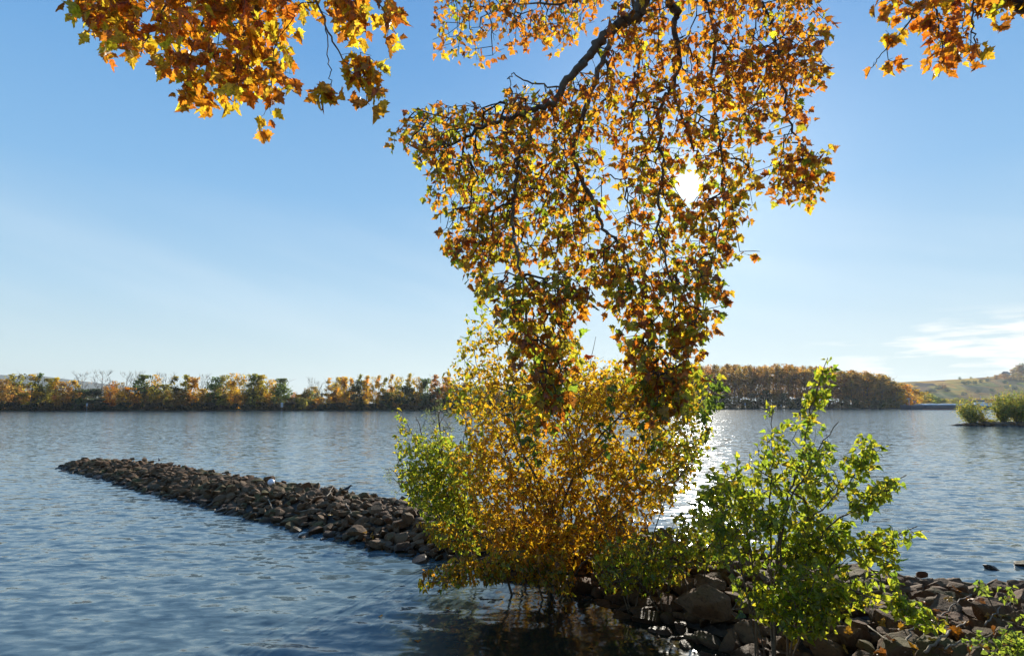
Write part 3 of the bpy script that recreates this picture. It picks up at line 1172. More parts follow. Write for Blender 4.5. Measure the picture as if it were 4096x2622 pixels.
regC = [
    ([(2060, -40), (2045, 60), (2060, 110), (2110, 120), (2150, 90), (2190, 60), (2200, -40)], 36, 6.9, 7.4, 0.3),
    ([(2150, -40), (2160, 90), (2180, 190), (2225, 195), (2260, 180), (2310, 190), (2320, 140), (2290, 90), (2310, 40), (2300, -40)], 95, 6.6, 7.3, 0.3),
    ([(2030, 150), (2110, 130), (2120, 160), (2050, 165)], 6, 6.9, 7.1, 0.1),
    ([(2320, 50), (2350, 60), (2345, 80), (2320, 75)], 3, 6.8, 7.0, 0.1),
    ([(2310, -40), (2406, -20), (2420, 40), (2360, 40), (2320, 20)], 26, 6.2, 6.8, 0.2),
]
targets = np.vstack([fill(p, n, a, b, rC, h, 1.2) for p, n, a, b, h in regC])
targets[:, 2] += 0.10
nodes, par, n0, tips = grow(starts, targets, rC, True, 0.10, 0.08)
cnt = flow(par, n0, tips)
link('twigs', twig_mesh('twigs', nodes, par, n0, cnt, 0.0026, 0.45, 0.02), M_TWIG, l_right)
sites = leaf_sites(nodes, par, n0, cnt, tips, rC, 0.16, 2, 2)
hang_leaves('foliage', nodes, par, sites, lambda p: pick(PAL_ORANGE, len(p), rC), rC, 0.13, l_right, M_PLANE, PLANE_V, PLANE_F)


# ------------------------------------------------------------------ bushes on the groyne
def bush(name, label, cat, bpts, stems, regs, pal_fn, lsize, seed, mat=M_POPLAR, T=POP_V, F=POP_F, per=0.5, tipn=3, maxcnt=5, down=0.5, spread=0.05, step=0.11, r0=0.0032, group=None, hang=False, rstem=0.03):
    rg = np.random.default_rng(seed)
    b0 = np.asarray(bpts[0], float)
    root = empty(name, b0)
    tag(root, label, cat, group)
    st = []
    for i, (bi, pts) in enumerate(stems):
        b = np.asarray(bpts[bi], float)
        P = np.vstack([b + np.array([0, 0, -.15]), *[at(p[0] * DS, p[1] * DS, p[2]) for p in pts]])
        L = np.linalg.norm(P[-1] - P[0])
        o, Q = limb_obj('stem', P, rstem * (0.45 + 0.16 * L), 0.006, root, M_SHOOT, 7, 6, 0.012, seed + i)
        under(o, root)
        st.append(Q)
    tg = np.vstack([fill(p, n, a, bb, rg, h, 1.3) for p, n, a, bb, h in regs])
    tg = tg[tg[:, 2] > 0.08]
    nodes, par, n0, tips = grow(st, tg, rg, hang, step, 0.12, 1.2)
    cnt = flow(par, n0, tips)
    under(link('twigs', twig_mesh('twigs', nodes, par, n0, cnt, r0, 0.45, 0.02), M_SHOOT, root), root)
    sites = leaf_sites(nodes, par, n0, cnt, tips, rg, per, maxcnt, tipn)
    sites = sites[nodes[sites][:, 2] > 0.12]
    print(name, len(sites))
    under(hang_leaves('foliage', nodes, par, sites, lambda p: pal_fn(p, rg), rg, lsize, root, mat, T, F, down, spread), root)
    return root


def gz(x, y):
    return float(terrain(x, y))


PAL_Y = [(4.5, (.94, .58, .025)), (3.2, (.88, .47, .02)), (1.2, (.78, .66, .04)), (.6, (.46, .46, .03)), (.5, (.66, .34, .02))]
PAL_YG = [(2, (.85, .60, .03)), (2.4, (.60, .60, .04)), (2.0, (.36, .45, .035)), (.8, (.24, .34, .03))]
PAL_G = [(3, (.52, .60, .04)), (2.0, (.36, .48, .035)), (2.4, (.68, .66, .04)), (.7, (.22, .32, .03)), (.6, (.85, .64, .04))]
PAL_AMB = [(3, (.92, .50, .02)), (1.6, (.80, .38, .02)), (2.4, (.93, .60, .03)), (1, (.52, .46, .03)), (.5, (.45, .22, .02))]


def pal_yellow(p, rg):
    q = project(p) / DS
    n = len(p)
    out = pick(PAL_Y, n, rg)
    low = q[:, 1] + rg.normal(0, 60, n) > 1090
    out[low] = pick(PAL_AMB, low.sum(), rg)
    side = (q[:, 0] + rg.normal(0, 40, n) < 1070) | (q[:, 1] + rg.normal(0, 50, n) < 770) | (q[:, 0] + rg.normal(0, 40, n) > 1600)
    out[side] = pick(PAL_YG, side.sum(), rg)
    return out


def bp(px, d):
    x = (px * DS - W_ / 2) / F_ * d * 1.0
    q = at(px * DS, 560, d)
    return (q[0], d, gz(q[0], d))


YB = [bp(1290, 13.6), bp(1340, 13.9), bp(1235, 14.0)]
bush('poplar_tree', 'tall golden yellow young poplar clump growing on the groyne in the middle', 'tree', YB,
     [(0, [(1300, 1200, 13.6), (1345, 1060, 13.5), (1300, 900, 13.6), (1180, 760, 13.7), (1120, 690, 13.8)]),
      (1, [(1345, 1150, 14.0), (1370, 950, 14.2), (1400, 790, 14.3)]),
      (2, [(1230, 1180, 14.1), (1150, 980, 14.3), (1080, 820, 14.5)]),
      (0, [(1330, 1160, 13.2), (1430, 1000, 12.8), (1560, 900, 12.6), (1640, 860, 12.5)]),
      (1, [(1420, 1180, 13.8), (1530, 1080, 13.8), (1640, 960, 13.8), (1690, 900, 13.8)]),
      (2, [(1200, 1220, 13.8), (1120, 1130, 13.8), (1040, 1000, 13.8)]),
      (0, [(1290, 1200, 13.1), (1230, 1060, 12.7), (1200, 920, 12.5), (1230, 760, 12.4)]),
      (1, [(1400, 1220, 14.4), (1480, 1120, 14.9), (1560, 1040, 15.2)]),
      (1, [(1420, 1230, 13.6), (1540, 1160, 13.8), (1640, 1080, 14.0)]),
      (1, [(1440, 1220, 13.3), (1540, 1130, 12.9), (1660, 1060, 12.6)])],
     [([(1120, 690), (1150, 720), (1290, 740), (1385, 790), (1390, 860), (1250, 870), (1080, 850), (1065, 805), (1095, 740)], 220, 12.4, 14.8, 0.38),
      ([(1045, 850), (1250, 850), (1400, 840), (1480, 830), (1560, 870), (1660, 810), (1640, 870), (1700, 880), (1690, 940), (1640, 1000), (1400, 1010), (1100, 1010), (1050, 950)], 1500, 12.2, 15.2, 0.34),
      ([(1050, 1000), (1640, 1000), (1700, 985), (1670, 1060), (1620, 1130), (1575, 1190), (1400, 1250), (1150, 1240), (1080, 1180), (1040, 1090)], 2300, 12.2, 15.2, 0.30),
      ([(1100, 1220), (1400, 1220), (1560, 1180), (1500, 1260), (1400, 1330), (1250, 1330), (1130, 1290)], 700, 12.4, 14.4, 0.31)],
     pal_yellow, 0.102, 71, per=0.5, maxcnt=6, tipn=3, spread=0.09, r0=0.0024)

GB = [bp(1130, 14.6), bp(1090, 14.9)]
bush('poplar_bush', 'green and yellow poplar bush on the groyne left of the golden poplar', 'bush', GB,
     [(0, [(1060, 1180, 14.6), (1000, 1080, 14.7), (945, 970, 14.7)]), (1, [(1060, 1200, 15.0), (1010, 1120, 15.2), (975, 1060, 15.3)]), (0, [(1090, 1200, 14.3), (1050, 1100, 14.2), (1020, 1010, 14.2)]), (1, [(1040, 1220, 14.6), (970, 1150, 14.5), (935, 1080, 14.4)])],
     [([(928, 955), (950, 950), (965, 1010), (1000, 1030), (985, 1080), (935, 1070)], 46, 14.4, 14.9, 0.3),
      ([(940, 1060), (1020, 1000), (1100, 1040), (1130, 1180), (1130, 1290), (1080, 1290), (1000, 1250), (990, 1190), (945, 1165), (930, 1110)], 1050, 13.8, 15.4, 0.33)],
     lambda p, rg: pick(PAL_G + [(1.6, (.80, .60, .04)), (1.0, (.62, .6, .04))], len(p), rg), 0.09, 72, per=0.5, tipn=3, spread=0.07)
bush('willow_bush', 'thin grey-green willow sprigs showing behind the left green poplar bush', 'bush', [bp(1060, 15.8)],
     [(0, [(1040, 1080, 15.8), (1030, 950, 15.8), (1040, 905, 15.8)]), (0, [(1010, 1100, 16), (985, 1000, 16.1), (975, 975, 16.1)]), (0, [(980, 1180, 15.8), (930, 1110, 15.7), (905, 1100, 15.7)])],
     [([(970, 970), (1000, 960), (1030, 910), (1060, 930), (1070, 1040), (980, 1060)], 90, 15.4, 16.3, 0.3), ([(900, 1090), (940, 1110), (960, 1170), (925, 1170)], 30, 15.5, 15.9, 0.2)],
     lambda p, rg: pick([(2, (.30, .36, .10)), (1.5, (.42, .46, .12)), (1, (.2, .27, .07))], len(p), rg), 0.085, 73, M_WILLOW, WIL_V, WIL_F, per=0.8, tipn=4, maxcnt=4, down=-0.2, spread=0.03)
bush('poplar_bush', 'low drooping amber poplar shoots hanging over the shaded water', 'bush', [bp(1290, 12.6), bp(1220, 12.9)],
     [(0, [(1230, 1300, 12.4), (1130, 1310, 12.2), (1010, 1345, 12.0)]), (0, [(1290, 1310, 12.2), (1310, 1345, 11.9), (1330, 1390, 11.7)]), (1, [(1150, 1270, 12.8), (1050, 1240, 12.9), (990, 1235, 12.9)]), (0, [(1380, 1310, 12.2), (1440, 1350, 11.9)])],
     [([(990, 1340), (1030, 1310), (1150, 1290), (1330, 1290), (1370, 1360), (1330, 1390), (1230, 1360), (1100, 1365), (1010, 1385), (990, 1370)], 420, 11.7, 12.8, 0.34),
      ([(980, 1225), (1060, 1225), (1140, 1250), (1130, 1300), (1020, 1270)], 70, 12.6, 13.2, 0.3),
      ([(1240, 1340), (1350, 1330), (1350, 1395), (1300, 1380)], 30, 11.6, 12.0, 0.3)],
     lambda p, rg: pick(PAL_AMB + [(1.6, (.60, .58, .04)), (1.6, (.34, .4, .03))], len(p), rg), 0.09, 74, per=0.42, tipn=4, down=0.9)
bush('poplar_bush', 'low shaded olive green bush filling the gap between the golden poplar and green poplar', 'bush', [bp(1560, 11.6), bp(1640, 11.4)],
     [(0, [(1520, 1290, 11.6), (1470, 1250, 11.8), (1450, 1220, 11.9)]), (0, [(1580, 1300, 11.5), (1600, 1240, 11.5), (1620, 1190, 11.5)]), (1, [(1670, 1290, 11.2), (1720, 1240, 11.2)]), (0, [(1480, 1340, 11.3), (1440, 1370, 11.1)]), (1, [(1590, 1330, 11.0), (1560, 1370, 10.8)])],
     [([(1400, 1260), (1540, 1240), (1580, 1190), (1700, 1190), (1740, 1250), (1700, 1320), (1620, 1335), (1570, 1390), (1450, 1395), (1390, 1340)], 620, 10.9, 12.4, 0.37)],
     lambda p, rg: pick(PAL_G + [(2.0, (.60, .52, .04)), (1.2, (.70, .48, .03)), (.6, (.4, .2, .02))], len(p), rg), 0.085, 75, per=0.42, tipn=4)

RBp = [bp(1800, 9.3), bp(1830, 9.4), bp(1770, 9.5)]
bush('poplar_bush', 'bright green young poplar with upright leading shoots on the near right riprap', 'bush', RBp,
     [(0, [(1830, 1250, 9.4), (1875, 1100, 9.5), (1905, 960, 9.6), (1945, 840, 9.7)]),
      (1, [(1880, 1270, 9.3), (1970, 1160, 9.2), (2060, 1060, 9.1)]),
      (1, [(1920, 1280, 9.1), (2020, 1190, 8.9), (2130, 1115, 8.8)]),
      (1, [(1950, 1330, 9.0), (2060, 1280, 8.8), (2155, 1235, 8.7)]),
      (0, [(1810, 1200, 9.6), (1815, 1060, 9.8), (1815, 950, 9.9)]),
      (2, [(1760, 1260, 9.6), (1730, 1150, 9.8), (1700, 1090, 9.9)]),
      (0, [(1840, 1240, 9.2), (1900, 1100, 9.0), (1970, 990, 8.9)]),
      (1, [(1930, 1380, 8.9), (2040, 1400, 8.7), (2130, 1420, 8.5), (2210, 1465, 8.3)]),
      (2, [(1740, 1320, 9.3), (1690, 1240, 9.4), (1650, 1170, 9.5)]),
      (0, [(1760, 1400, 8.9), (1720, 1430, 8.7)]), (1, [(1860, 1420, 8.8), (1900, 1470, 8.6)])],
     [([(1935, 830), (1965, 840), (1950, 910), (1915, 960), (1900, 1020), (1870, 1000), (1885, 930), (1920, 880)], 64, 9.5, 9.85, 0.2),
      ([(1805, 950), (1825, 950), (1880, 1000), (1960, 985), (1985, 990), (1960, 1060), (1980, 1130), (1960, 1230), (1700, 1240), (1650, 1200), (1700, 1110), (1770, 1040), (1790, 1000)], 400, 8.7, 10.3, 0.40),
      ([(1640, 1120), (1720, 1070), (1780, 1150), (1760, 1300), (1680, 1320), (1630, 1230)], 170, 9.2, 10.4, 0.36),
      ([(1980, 1080), (2030, 1020), (2080, 1045), (2065, 1090), (2020, 1130), (2000, 1150)], 60, 8.9, 9.4, 0.25),
      ([(1990, 1160), (2100, 1110), (2142, 1105), (2100, 1150), (2040, 1200), (1990, 1230)], 74, 8.6, 9.1, 0.25),
      ([(2000, 1260), (2080, 1240), (2165, 1225), (2150, 1250), (2060, 1310), (1990, 1310)], 66, 8.5, 9.0, 0.25),
      ([(1640, 1190), (1980, 1210), (2020, 1300), (1960, 1340), (1820, 1330), (1700, 1330), (1650, 1260)], 400, 8.7, 10.0, 0.40),
      ([(1720, 1330), (1990, 1320), (2100, 1320), (2110, 1360), (2140, 1400), (2000, 1420), (1960, 1480), (1860, 1490), (1740, 1430)], 470, 8.4, 9.4, 0.40),
      ([(2080, 1390), (2150, 1410), (2215, 1455), (2220, 1475), (2170, 1465), (2080, 1430)], 50, 8.2, 8.5, 0.2),
      ([(2040, 1270), (2110, 1290), (2105, 1350), (2050, 1330)], 22, 8.6, 9.0, 0.2)],
     lambda p, rg: pick(PAL_G, len(p), rg), 0.094, 76, per=0.32, tipn=3, maxcnt=5, spread=0.06, rstem=0.019)
bush('poplar_bush', 'tall thin poplar shoots with dark green leaves rising in front of the golden poplar', 'bush', [bp(1480, 11.8)],
     [(0, [(1450, 1200, 11.8), (1530, 1010, 11.8), (1540, 890, 11.8)]), (0, [(1560, 1180, 11.6), (1650, 1050, 11.5), (1690, 900, 11.4)]), (0, [(1400, 1180, 11.9), (1290, 960, 11.9), (1200, 880, 11.9)])],
     [([(1670, 900), (1705, 885), (1690, 960), (1660, 1000), (1640, 980)], 24, 11.3, 11.6, 0.1), ([(1420, 840), (1445, 830), (1450, 1000), (1430, 1100), (1400, 1000)], 16, 11.6, 12, 0.1),
      ([(1180, 900), (1250, 880), (1270, 1100), (1210, 1080)], 26, 11.6, 12.1, 0.1), ([(1500, 900), (1570, 880), (1560, 1080), (1500, 1100)], 26, 11.6, 12.1, 0.1)],
     lambda p, rg: pick([(3, (.2, .30, .03)), (2, (.32, .42, .035)), (1, (.15, .22, .03))], len(p), rg), 0.12, 77, per=0.22, tipn=3, maxcnt=3, rstem=0.012)
brp = on(1010, 640, 0.9)
bush('bramble', 'small bramble with light green leaflets at the lower right corner', 'shrub', [(brp[0] + .5, brp[1] - .4, gz(brp[0] + .5, brp[1] - .4))],
     [(0, [(2390, 1470, 7.3), (2350, 1450, 7.2), (2320, 1400, 7.2)]), (0, [(2400, 1450, 7.4), (2380, 1380, 7.4)]), (0, [(2350, 1510, 6.9), (2290, 1510, 6.8)])],
     [([(2340, 1450), (2420, 1430), (2440, 1560), (2330, 1560)], 60, 6.8, 7.5, 0.25), ([(2280, 1370), (2380, 1360), (2380, 1410), (2310, 1400)], 12, 7.1, 7.4, 0.1), ([(2270, 1490), (2340, 1480), (2330, 1530), (2280, 1530)], 10, 6.7, 7.0, 0.1)],
     lambda p, rg: pick([(3, (.42, .52, .05)), (2, (.3, .4, .05)), (1, (.2, .26, .05))], len(p), rg), 0.06, 78, per=0.3, tipn=3, r0=0.002, rstem=0.012)

# ------------------------------------------------------------------ far bank
SHPX = [-260, 0, 450, 600, 690, 900, 930, 960, 1100]
SHD = [296, 307, 340, 400, 440, 455, 560, 720, 900]


def shore_d(px):
    return float(np.interp(px, SHPX, SHD))


fb = []
for px in np.arange(-260, 1101, 20):
    d = shore_d(px)
    x = (px - 512) / F_ * d
    fb.append([(x, d - 1.5, -1.2), (x, d + 1.0, 0.35), (x * 1.01, d + 8, 1.1), (x * 1.15, d + 60, 1.5), (x * 1.7, d + 420, 2.0), (x * 2.6, d + 1500, 2.0)])
FBV = np.array(fb)
nr, nc = FBV.shape[:2]
idx = np.arange(nr * nc).reshape(nr, nc)
quads = np.stack([idx[:-1, :-1], idx[1:, :-1], idx[1:, 1:], idx[:-1, 1:]], -1).reshape(-1, 4)
M_FARGROUND = plain('far_bank_grass', (0.075, 0.07, 0.03), 0.95, var=0.5, scale=0.2)
tag(link('far_bank', mesh_np('far_bank', FBV.reshape(-1, 3), quads, True), M_FARGROUND), kind='structure')


def crown_mesh(kind, seed, H, Wd, n, fs, z0, clusters, shape='round', cs=0.16):
    r = np.random.default_rng(seed)
    cen = []
    while len(cen) < clusters:
        u = r.random()
        z = z0 + (1 - z0) * u
        if shape == 'round':
            prof = sqrt(max(0, 1 - ((z - (z0 + 1) / 2) / ((1 - z0) / 2 + .02)) ** 2)) ** 0.8
        elif shape == 'column':
            prof = min(1, (1 - u) * 2.2 + 0.12) * min(1, u * 4 + .35)
        elif shape == 'poplar':
            prof = (0.35 + 0.65 * min(1, u * 1.8)) * min(1, (1 - u) * 3.5 + .25)
            if u < 0.45 and r.random() < 0.45:
                continue
        else:
            prof = sqrt(max(0, 1 - u * u * 0.9))
        a = r.random() * 6.283
        rad = prof * sqrt(r.random()) * Wd / 2
        cen.append((cos(a) * rad, sin(a) * rad, z * H))
    cen = np.array(cen)
    tone = r.uniform(0.62, 1.25, clusters)
    warm = r.uniform(0.85, 1.18, clusters)
    k = r.integers(0, clusters, n)
    P = cen[k] + r.normal(0, 1, (n, 3)) * np.array([Wd * cs * .55, Wd * cs * .55, Wd * cs * .6])
    P[:, 2] = np.clip(P[:, 2], 0.15, H * 1.02)
    s = fs * r.uniform(0.55, 1.25, n)
    A = r.normal(size=(n, 3))
    A /= np.linalg.norm(A, axis=1)[:, None]
    B = np.cross(A, r.normal(size=(n, 3)))
    B /= np.linalg.norm(B, axis=1)[:, None] + 1e-9
    ang = np.linspace(0, 2 * pi, 6)[:5]
    V = np.stack([P + s[:, None] * (0.55 * rr_ * cos(t) * A + 0.55 * rr_ * sin(t) * B) for t, rr_ in zip(ang, (1, .8, 1.15, .7, 1.05))], 1).reshape(-1, 3)
    Fc = np.arange(n * 5).reshape(-1, 5)
    c = np.stack([tone[k] * warm[k], tone[k], tone[k] * 0.95], -1) * r.uniform(0.8, 1.15, (n, 1))
    me = mesh_np(kind + '_crown', V, Fc, False, np.repeat(c, 5, axis=0))
    me.materials.append(M_FAR)
    return me


def trunk_mesh(kind, seed, H, Wd, rad, top=0.8, limbs=7, twigs=0, first=0.25, up=1.0):
    r = np.random.default_rng(seed)
    mb = MB()
    P = [np.array([0, 0, -0.4])]
    for k in range(1, 8):
        P.append(np.array([r.normal(0, .012 * H * k / 7), r.normal(0, .012 * H * k / 7), H * top * k / 7]))
    mb.tube(P, np.linspace(rad, rad * 0.18, len(P)), 6)
    for i in range(limbs):
        t = first + (top - first) * (i + r.random()) / limbs
        z = H * t
        b = np.array([np.interp(z, [p[2] for p in P], [p[0] for p in P]), np.interp(z, [p[2] for p in P], [p[1] for p in P]), z])
        a = r.random() * 6.283
        L = Wd * 0.5 * r.uniform(.7, 1.1)
        e = b + np.array([cos(a) * L, sin(a) * L, L * up * r.uniform(.8, 1.5)])
        e[2] = min(e[2], H * 0.99)
        m_ = (b + e) / 2 + np.array([cos(a), sin(a), -0.4]) * L * 0.1
        rb = rad * (1 - t) * 0.6 + 0.02
        mb.tube([b, m_, e], [rb, rb * .7, rb * .25], 5)
        for j in range(twigs):
            q = m_ + (e - m_) * r.uniform(-.3, 1)
            f = q + np.array([r.normal(0, .2 * L), r.normal(0, .2 * L), r.uniform(.15, .55) * L])
            mb.tube([q, (q + f) / 2 + r.normal(0, .04 * L, 3), f], [rb * .4 + .03, rb * .3 + .025, .022], 4, False)
    me = mb.mesh(kind + '_trunk', True)
    me.materials.append(M_FARBARK)
    return me


KINDS = {}
for nm, H, Wd, n, fs, z0, cl, shp, rad, nv in [
    ('round', 18, 10, 2000, 0.80, 0.06, 46, 'round', .28, 4), ('column', 21, 6.2, 1300, 0.72, 0.08, 36, 'column', .24, 4),
    ('poplar', 32, 8.0, 1050, 0.82, 0.26, 34, 'poplar', .30, 6), ('open', 19, 8.5, 700, 0.6, 0.25, 24, 'round', .22, 3),
    ('shrub', 4.5, 7.0, 700, 0.7, 0.0, 18, 'dome', .1, 3), ('bare', 20, 9.5, 60, 0.35, 0.35, 20, 'round', .26, 3)]:
    KINDS[nm] = []
    for v in range(nv):
        sd_ = hash((nm, v)) % 1000 if False else len(nm) * 37 + v * 11
        cm_ = crown_mesh(nm, sd_, H, Wd, n, fs, z0, cl, shp)
        tm_ = trunk_mesh(nm, sd_ + 5, H, Wd, rad, 0.92 if nm in ('poplar', 'bare', 'column') else 0.8, 9 if nm != 'bare' else 13, 3 if nm != 'bare' else 9, 0.3 if nm != 'shrub' else 0.05, 1.0 if nm != 'poplar' else 1.9)
        KINDS[nm].append((cm_, tm_, H, Wd))
rF = np.random.default_rng(5)
NAMES = {'round': 'broadleaf_tree', 'column': 'columnar_tree', 'poplar': 'poplar_tree', 'open': 'broadleaf_tree', 'shrub': 'shrub', 'bare': 'bare_tree'}


def far_tree(kind, x, y, z, h, wd, col, label, group=None, cat=None):
    cm_, tm_, H, Wd = KINDS[kind][int(rF.integers(len(KINDS[kind])))]
    e = empty(NAMES[kind], (x, y, z), rF.uniform(0, 6.28), (wd / Wd, wd / Wd, h / H))
    tag(e, label, cat or ('shrub' if kind == 'shrub' else 'tree'), group)
    t = link('trunk', tm_, None, e)
    c = link('crown', cm_, None, e)
    c.color = (*[float(v) for v in np.clip(np.array(col) * rF.uniform(.9, 1.1, 3) * rF.uniform(.85, 1.15), 0, 1)], 1)
    return e


FC = dict(gold=(.92, .56, .05), bright=(.97, .64, .04), orange=(.92, .44, .035), olive=(.50, .43, .07), green=(.22, .28, .08), brown=(.62, .37, .09), blue=(.14, .19, .09), yolive=(.70, .55, .06))
SAY = dict(gold='golden', bright='bright yellow', orange='orange', olive='olive', green='dark green', brown='brown', blue='dark blue-green', yolive='yellow-olive')
FORM = dict(round='bushy tree', column='column-shaped tree', open='see-through tree', shrub='low shrub', bare='leafless tree')
K1 = 0.14547
left_tbl = [
    ('the grove at the left edge', [
        (-60, 300, 120, 'round', 'brown'), (30, 290, 115, 'round', 'brown'), (112, 252, 110, 'round', 'olive'), (170, 330, 90, 'open', 'brown'), (232, 255, 105, 'column', 'gold'), (278, 243, 60, 'column', 'green'), (333, 285, 85, 'round', 'olive'), (388, 276, 75, 'column', 'gold'), (442, 305, 95, 'round', 'brown'), (512, 293, 80, 'column', 'bright')]),
    ('the low gap beyond the grove', [
        (548, 420, 75, 'shrub', 'green'), (575, 242, 105, 'bare', 'brown'), (590, 355, 120, 'round', 'blue'), (665, 352, 130, 'round', 'blue'), (630, 455, 110, 'shrub', 'brown'), (708, 236, 120, 'bare', 'brown'), (718, 465, 62, 'shrub', 'blue')]),
    ('the thicket beside the low gap', [
        (768, 300, 95, 'open', 'orange'), (765, 345, 90, 'round', 'orange'), (822, 310, 70, 'open', 'brown'), (876, 242, 75, 'bare', 'brown'), (938, 240, 75, 'bare', 'brown'), (890, 345, 110, 'round', 'orange')]),
    ('the stand left of the sign', [
        (1000, 262, 125, 'round', 'green'), (1072, 258, 90, 'open', 'gold'), (1065, 380, 110, 'round', 'brown'), (1145, 250, 90, 'bare', 'brown'), (1130, 325, 120, 'round', 'olive'), (1205, 262, 85, 'column', 'olive'), (1285, 258, 80, 'column', 'yolive'), (1250, 350, 110, 'round', 'brown'), (1338, 275, 80, 'round', 'gold'), (1400, 258, 75, 'bare', 'brown'), (1390, 385, 110, 'round', 'brown'), (1480, 275, 100, 'round', 'green'), (1555, 262, 90, 'round', 'olive'), (1530, 400, 120, 'round', 'yolive'), (1632, 250, 100, 'round', 'gold'), (1690, 256, 80, 'open', 'yolive'), (1748, 250, 85, 'column', 'olive'), (1802, 262, 105, 'round', 'yolive'), (1866, 290, 80, 'round', 'gold'), (1930, 285, 120, 'round', 'green')]),
    ('the dip left of the church tower', [
        (1988, 455, 65, 'shrub', 'green'), (2012, 375, 60, 'open', 'orange'), (2062, 415, 90, 'shrub', 'olive'), (2122, 360, 80, 'round', 'green'), (2143, 282, 55, 'bare', 'brown'), (2188, 305, 65, 'bare', 'brown'), (2168, 420, 60, 'round', 'orange')]),
]
K2 = 0.12469
right_stand = [(235, 325, 70, 'column', 'gold'), (300, 322, 80, 'round', 'gold'), (300, 420, 110, 'round', 'brown'), (360, 318, 90, 'round', 'gold'), (410, 322, 70, 'column', 'gold'), (485, 293, 55, 'column', 'olive'), (470, 345, 140, 'round', 'blue'), (540, 308, 75, 'column', 'gold'), (590, 320, 60, 'open', 'gold'), (632, 306, 65, 'column', 'gold'), (690, 320, 70, 'column', 'yolive'), (690, 440, 120, 'round', 'green'), (740, 292, 60, 'column', 'gold'), (795, 318, 75, 'round', 'gold'), (842, 388, 140, 'round', 'blue'), (880, 290, 65, 'column', 'yolive'), (940, 322, 85, 'round', 'gold'), (1010, 330, 110, 'round', 'green'), (1020, 440, 120, 'round', 'blue'), (1085, 298, 80, 'column', 'brown'), (1120, 400, 130, 'round', 'green'), (1180, 322, 100, 'round', 'gold'), (1220, 345, 80, 'column', 'brown')]
hidden_stand = [(1270, 380, 110, 'round', 'green'), (1340, 360, 110, 'round', 'brown'), (1410, 370, 110, 'round', 'green'), (1480, 390, 110, 'round', 'olive'), (1560, 380, 110, 'round', 'brown'), (1640, 380, 110, 'round', 'green'), (1720, 390, 100, 'round', 'olive'), (1800, 380, 110, 'round', 'brown'), (1880, 370, 110, 'round', 'green'), (1960, 380, 110, 'round', 'green'), (2040, 370, 110, 'round', 'brown'), (2120, 350, 90, 'bare', 'brown'), (2190, 335, 90, 'bare', 'brown'), (2260, 330, 90, 'bare', 'brown'), (2340, 370, 110, 'round', 'brown'), (2420, 360, 110, 'round', 'brown'), (2500, 350, 110, 'round', 'brown'), (2580, 340, 110, 'round', 'brown'), (2660, 340, 110, 'round', 'brown')]
ORD = ['first', 'second', 'third', 'fourth', 'fifth', 'sixth', 'seventh', 'eighth', 'ninth', 'tenth']


def plant(rows, k, x0, where, grp, rank=True):
    count = {}
    for (zx, zy, wd, kind, c) in sorted(rows):
        px, top_ = x0 + zx * k, 337.5 + zy * k
        d = shore_d(px) + 4 + (0 if kind == 'shrub' else rF.uniform(1, 14)) + (10 if kind == 'bare' else 0)
        q = at(px, top_, d)
        z = 0.9
        key = (kind, c)
        count[key] = count.get(key, 0) + 1
        what = f'{SAY[c]} {FORM[kind]}' if kind != 'bare' else 'tall leafless tree'
        tot = sum(1 for r_ in rows if (r_[3], r_[4]) == key)
        lab = f'{what} in {where}' if tot == 1 else f'{ORD[count[key] - 1]} {what} from the left in {where}'
        far_tree(kind, q[0], d, z, q[2] - z, wd * k / F_ * d * 1.12, FC[c], lab if rank else f'bushy tree on the far bank behind the golden poplar', grp)


for where, rows in left_tbl:
    plant(rows, K1, 0, where, 'trees along the far left bank')
plant(right_stand, K2, 300, 'the stand right of the tower', 'trees along the far left bank')
plant(hidden_stand, K2, 300, '', 'trees on the far bank behind the golden poplar', False)

px = -6.0
while px < 640:
    d = shore_d(px) + rF.uniform(16, 30)
    lo = 4.5 if (83 < px < 112 or 285 < px < 306) else 0
    q = at(px, rF.uniform(386, 400) + 1.5 * lo, d)
    far_tree('round', q[0], d, 1.0, q[2] - 1.0, rF.uniform(7, 10), FC[['olive', 'brown', 'green', 'gold', 'brown'][int(rF.integers(5))]], 'tree in the second row behind the waterside trees of the far left bank', 'second row of trees on the far left bank')
    px += rF.uniform(5, 8)
# tall poplar wood on the right far bank
TOPX = [560, 640, 690, 705, 720, 745, 770, 800, 825, 850, 870, 885, 893]
TOPY = [376, 374, 369, 366, 365.5, 365, 364, 364.5, 366.5, 370.5, 372, 375, 381]
px = 640.0
i = 0
while px < 893:
    for row in range(3):
        p = px + rF.uniform(-2, 2) + row * 1.7
        d = shore_d(p) + 6 + row * 16 + rF.uniform(-4, 4)
        t_ = np.interp(p, TOPX, TOPY) + rF.uniform(-1.6, 4.5) + (0.8 if row else 0)
        q = at(p, t_, d)
        far_tree('poplar', q[0], d, 1.0, q[2] - 1.0, rF.uniform(7.0, 10.0) + (4.0 if p > 835 else 0), [(.62, .36, .08), (.70, .42, .07), (.55, .33, .08)][i % 3], 'tall amber-topped poplar in the dense straight-trunked wood on the right far bank', 'poplars of the wood on the right far bank')
        i += 1
    px += 5.8
px = 642.0
while px < 896:
    d = shore_d(px) + rF.uniform(2, 5)
    c = [(.22, .19, .07), (.16, .19, .08), (.38, .27, .07), (.46, .36, .07)][int(rF.integers(4))]
    h = rF.uniform(5, 13) * (1.25 if rF.random() < .2 else 1)
    q = at(px, 400, d)
    far_tree('round' if h > 7 else 'shrub', q[0], d, 0.7, h, rF.uniform(7, 11), c, 'dark undergrowth shrub at the foot of the poplar wood on the right bank', 'undergrowth along the foot of the poplar wood', 'shrub')
    px += 6.5
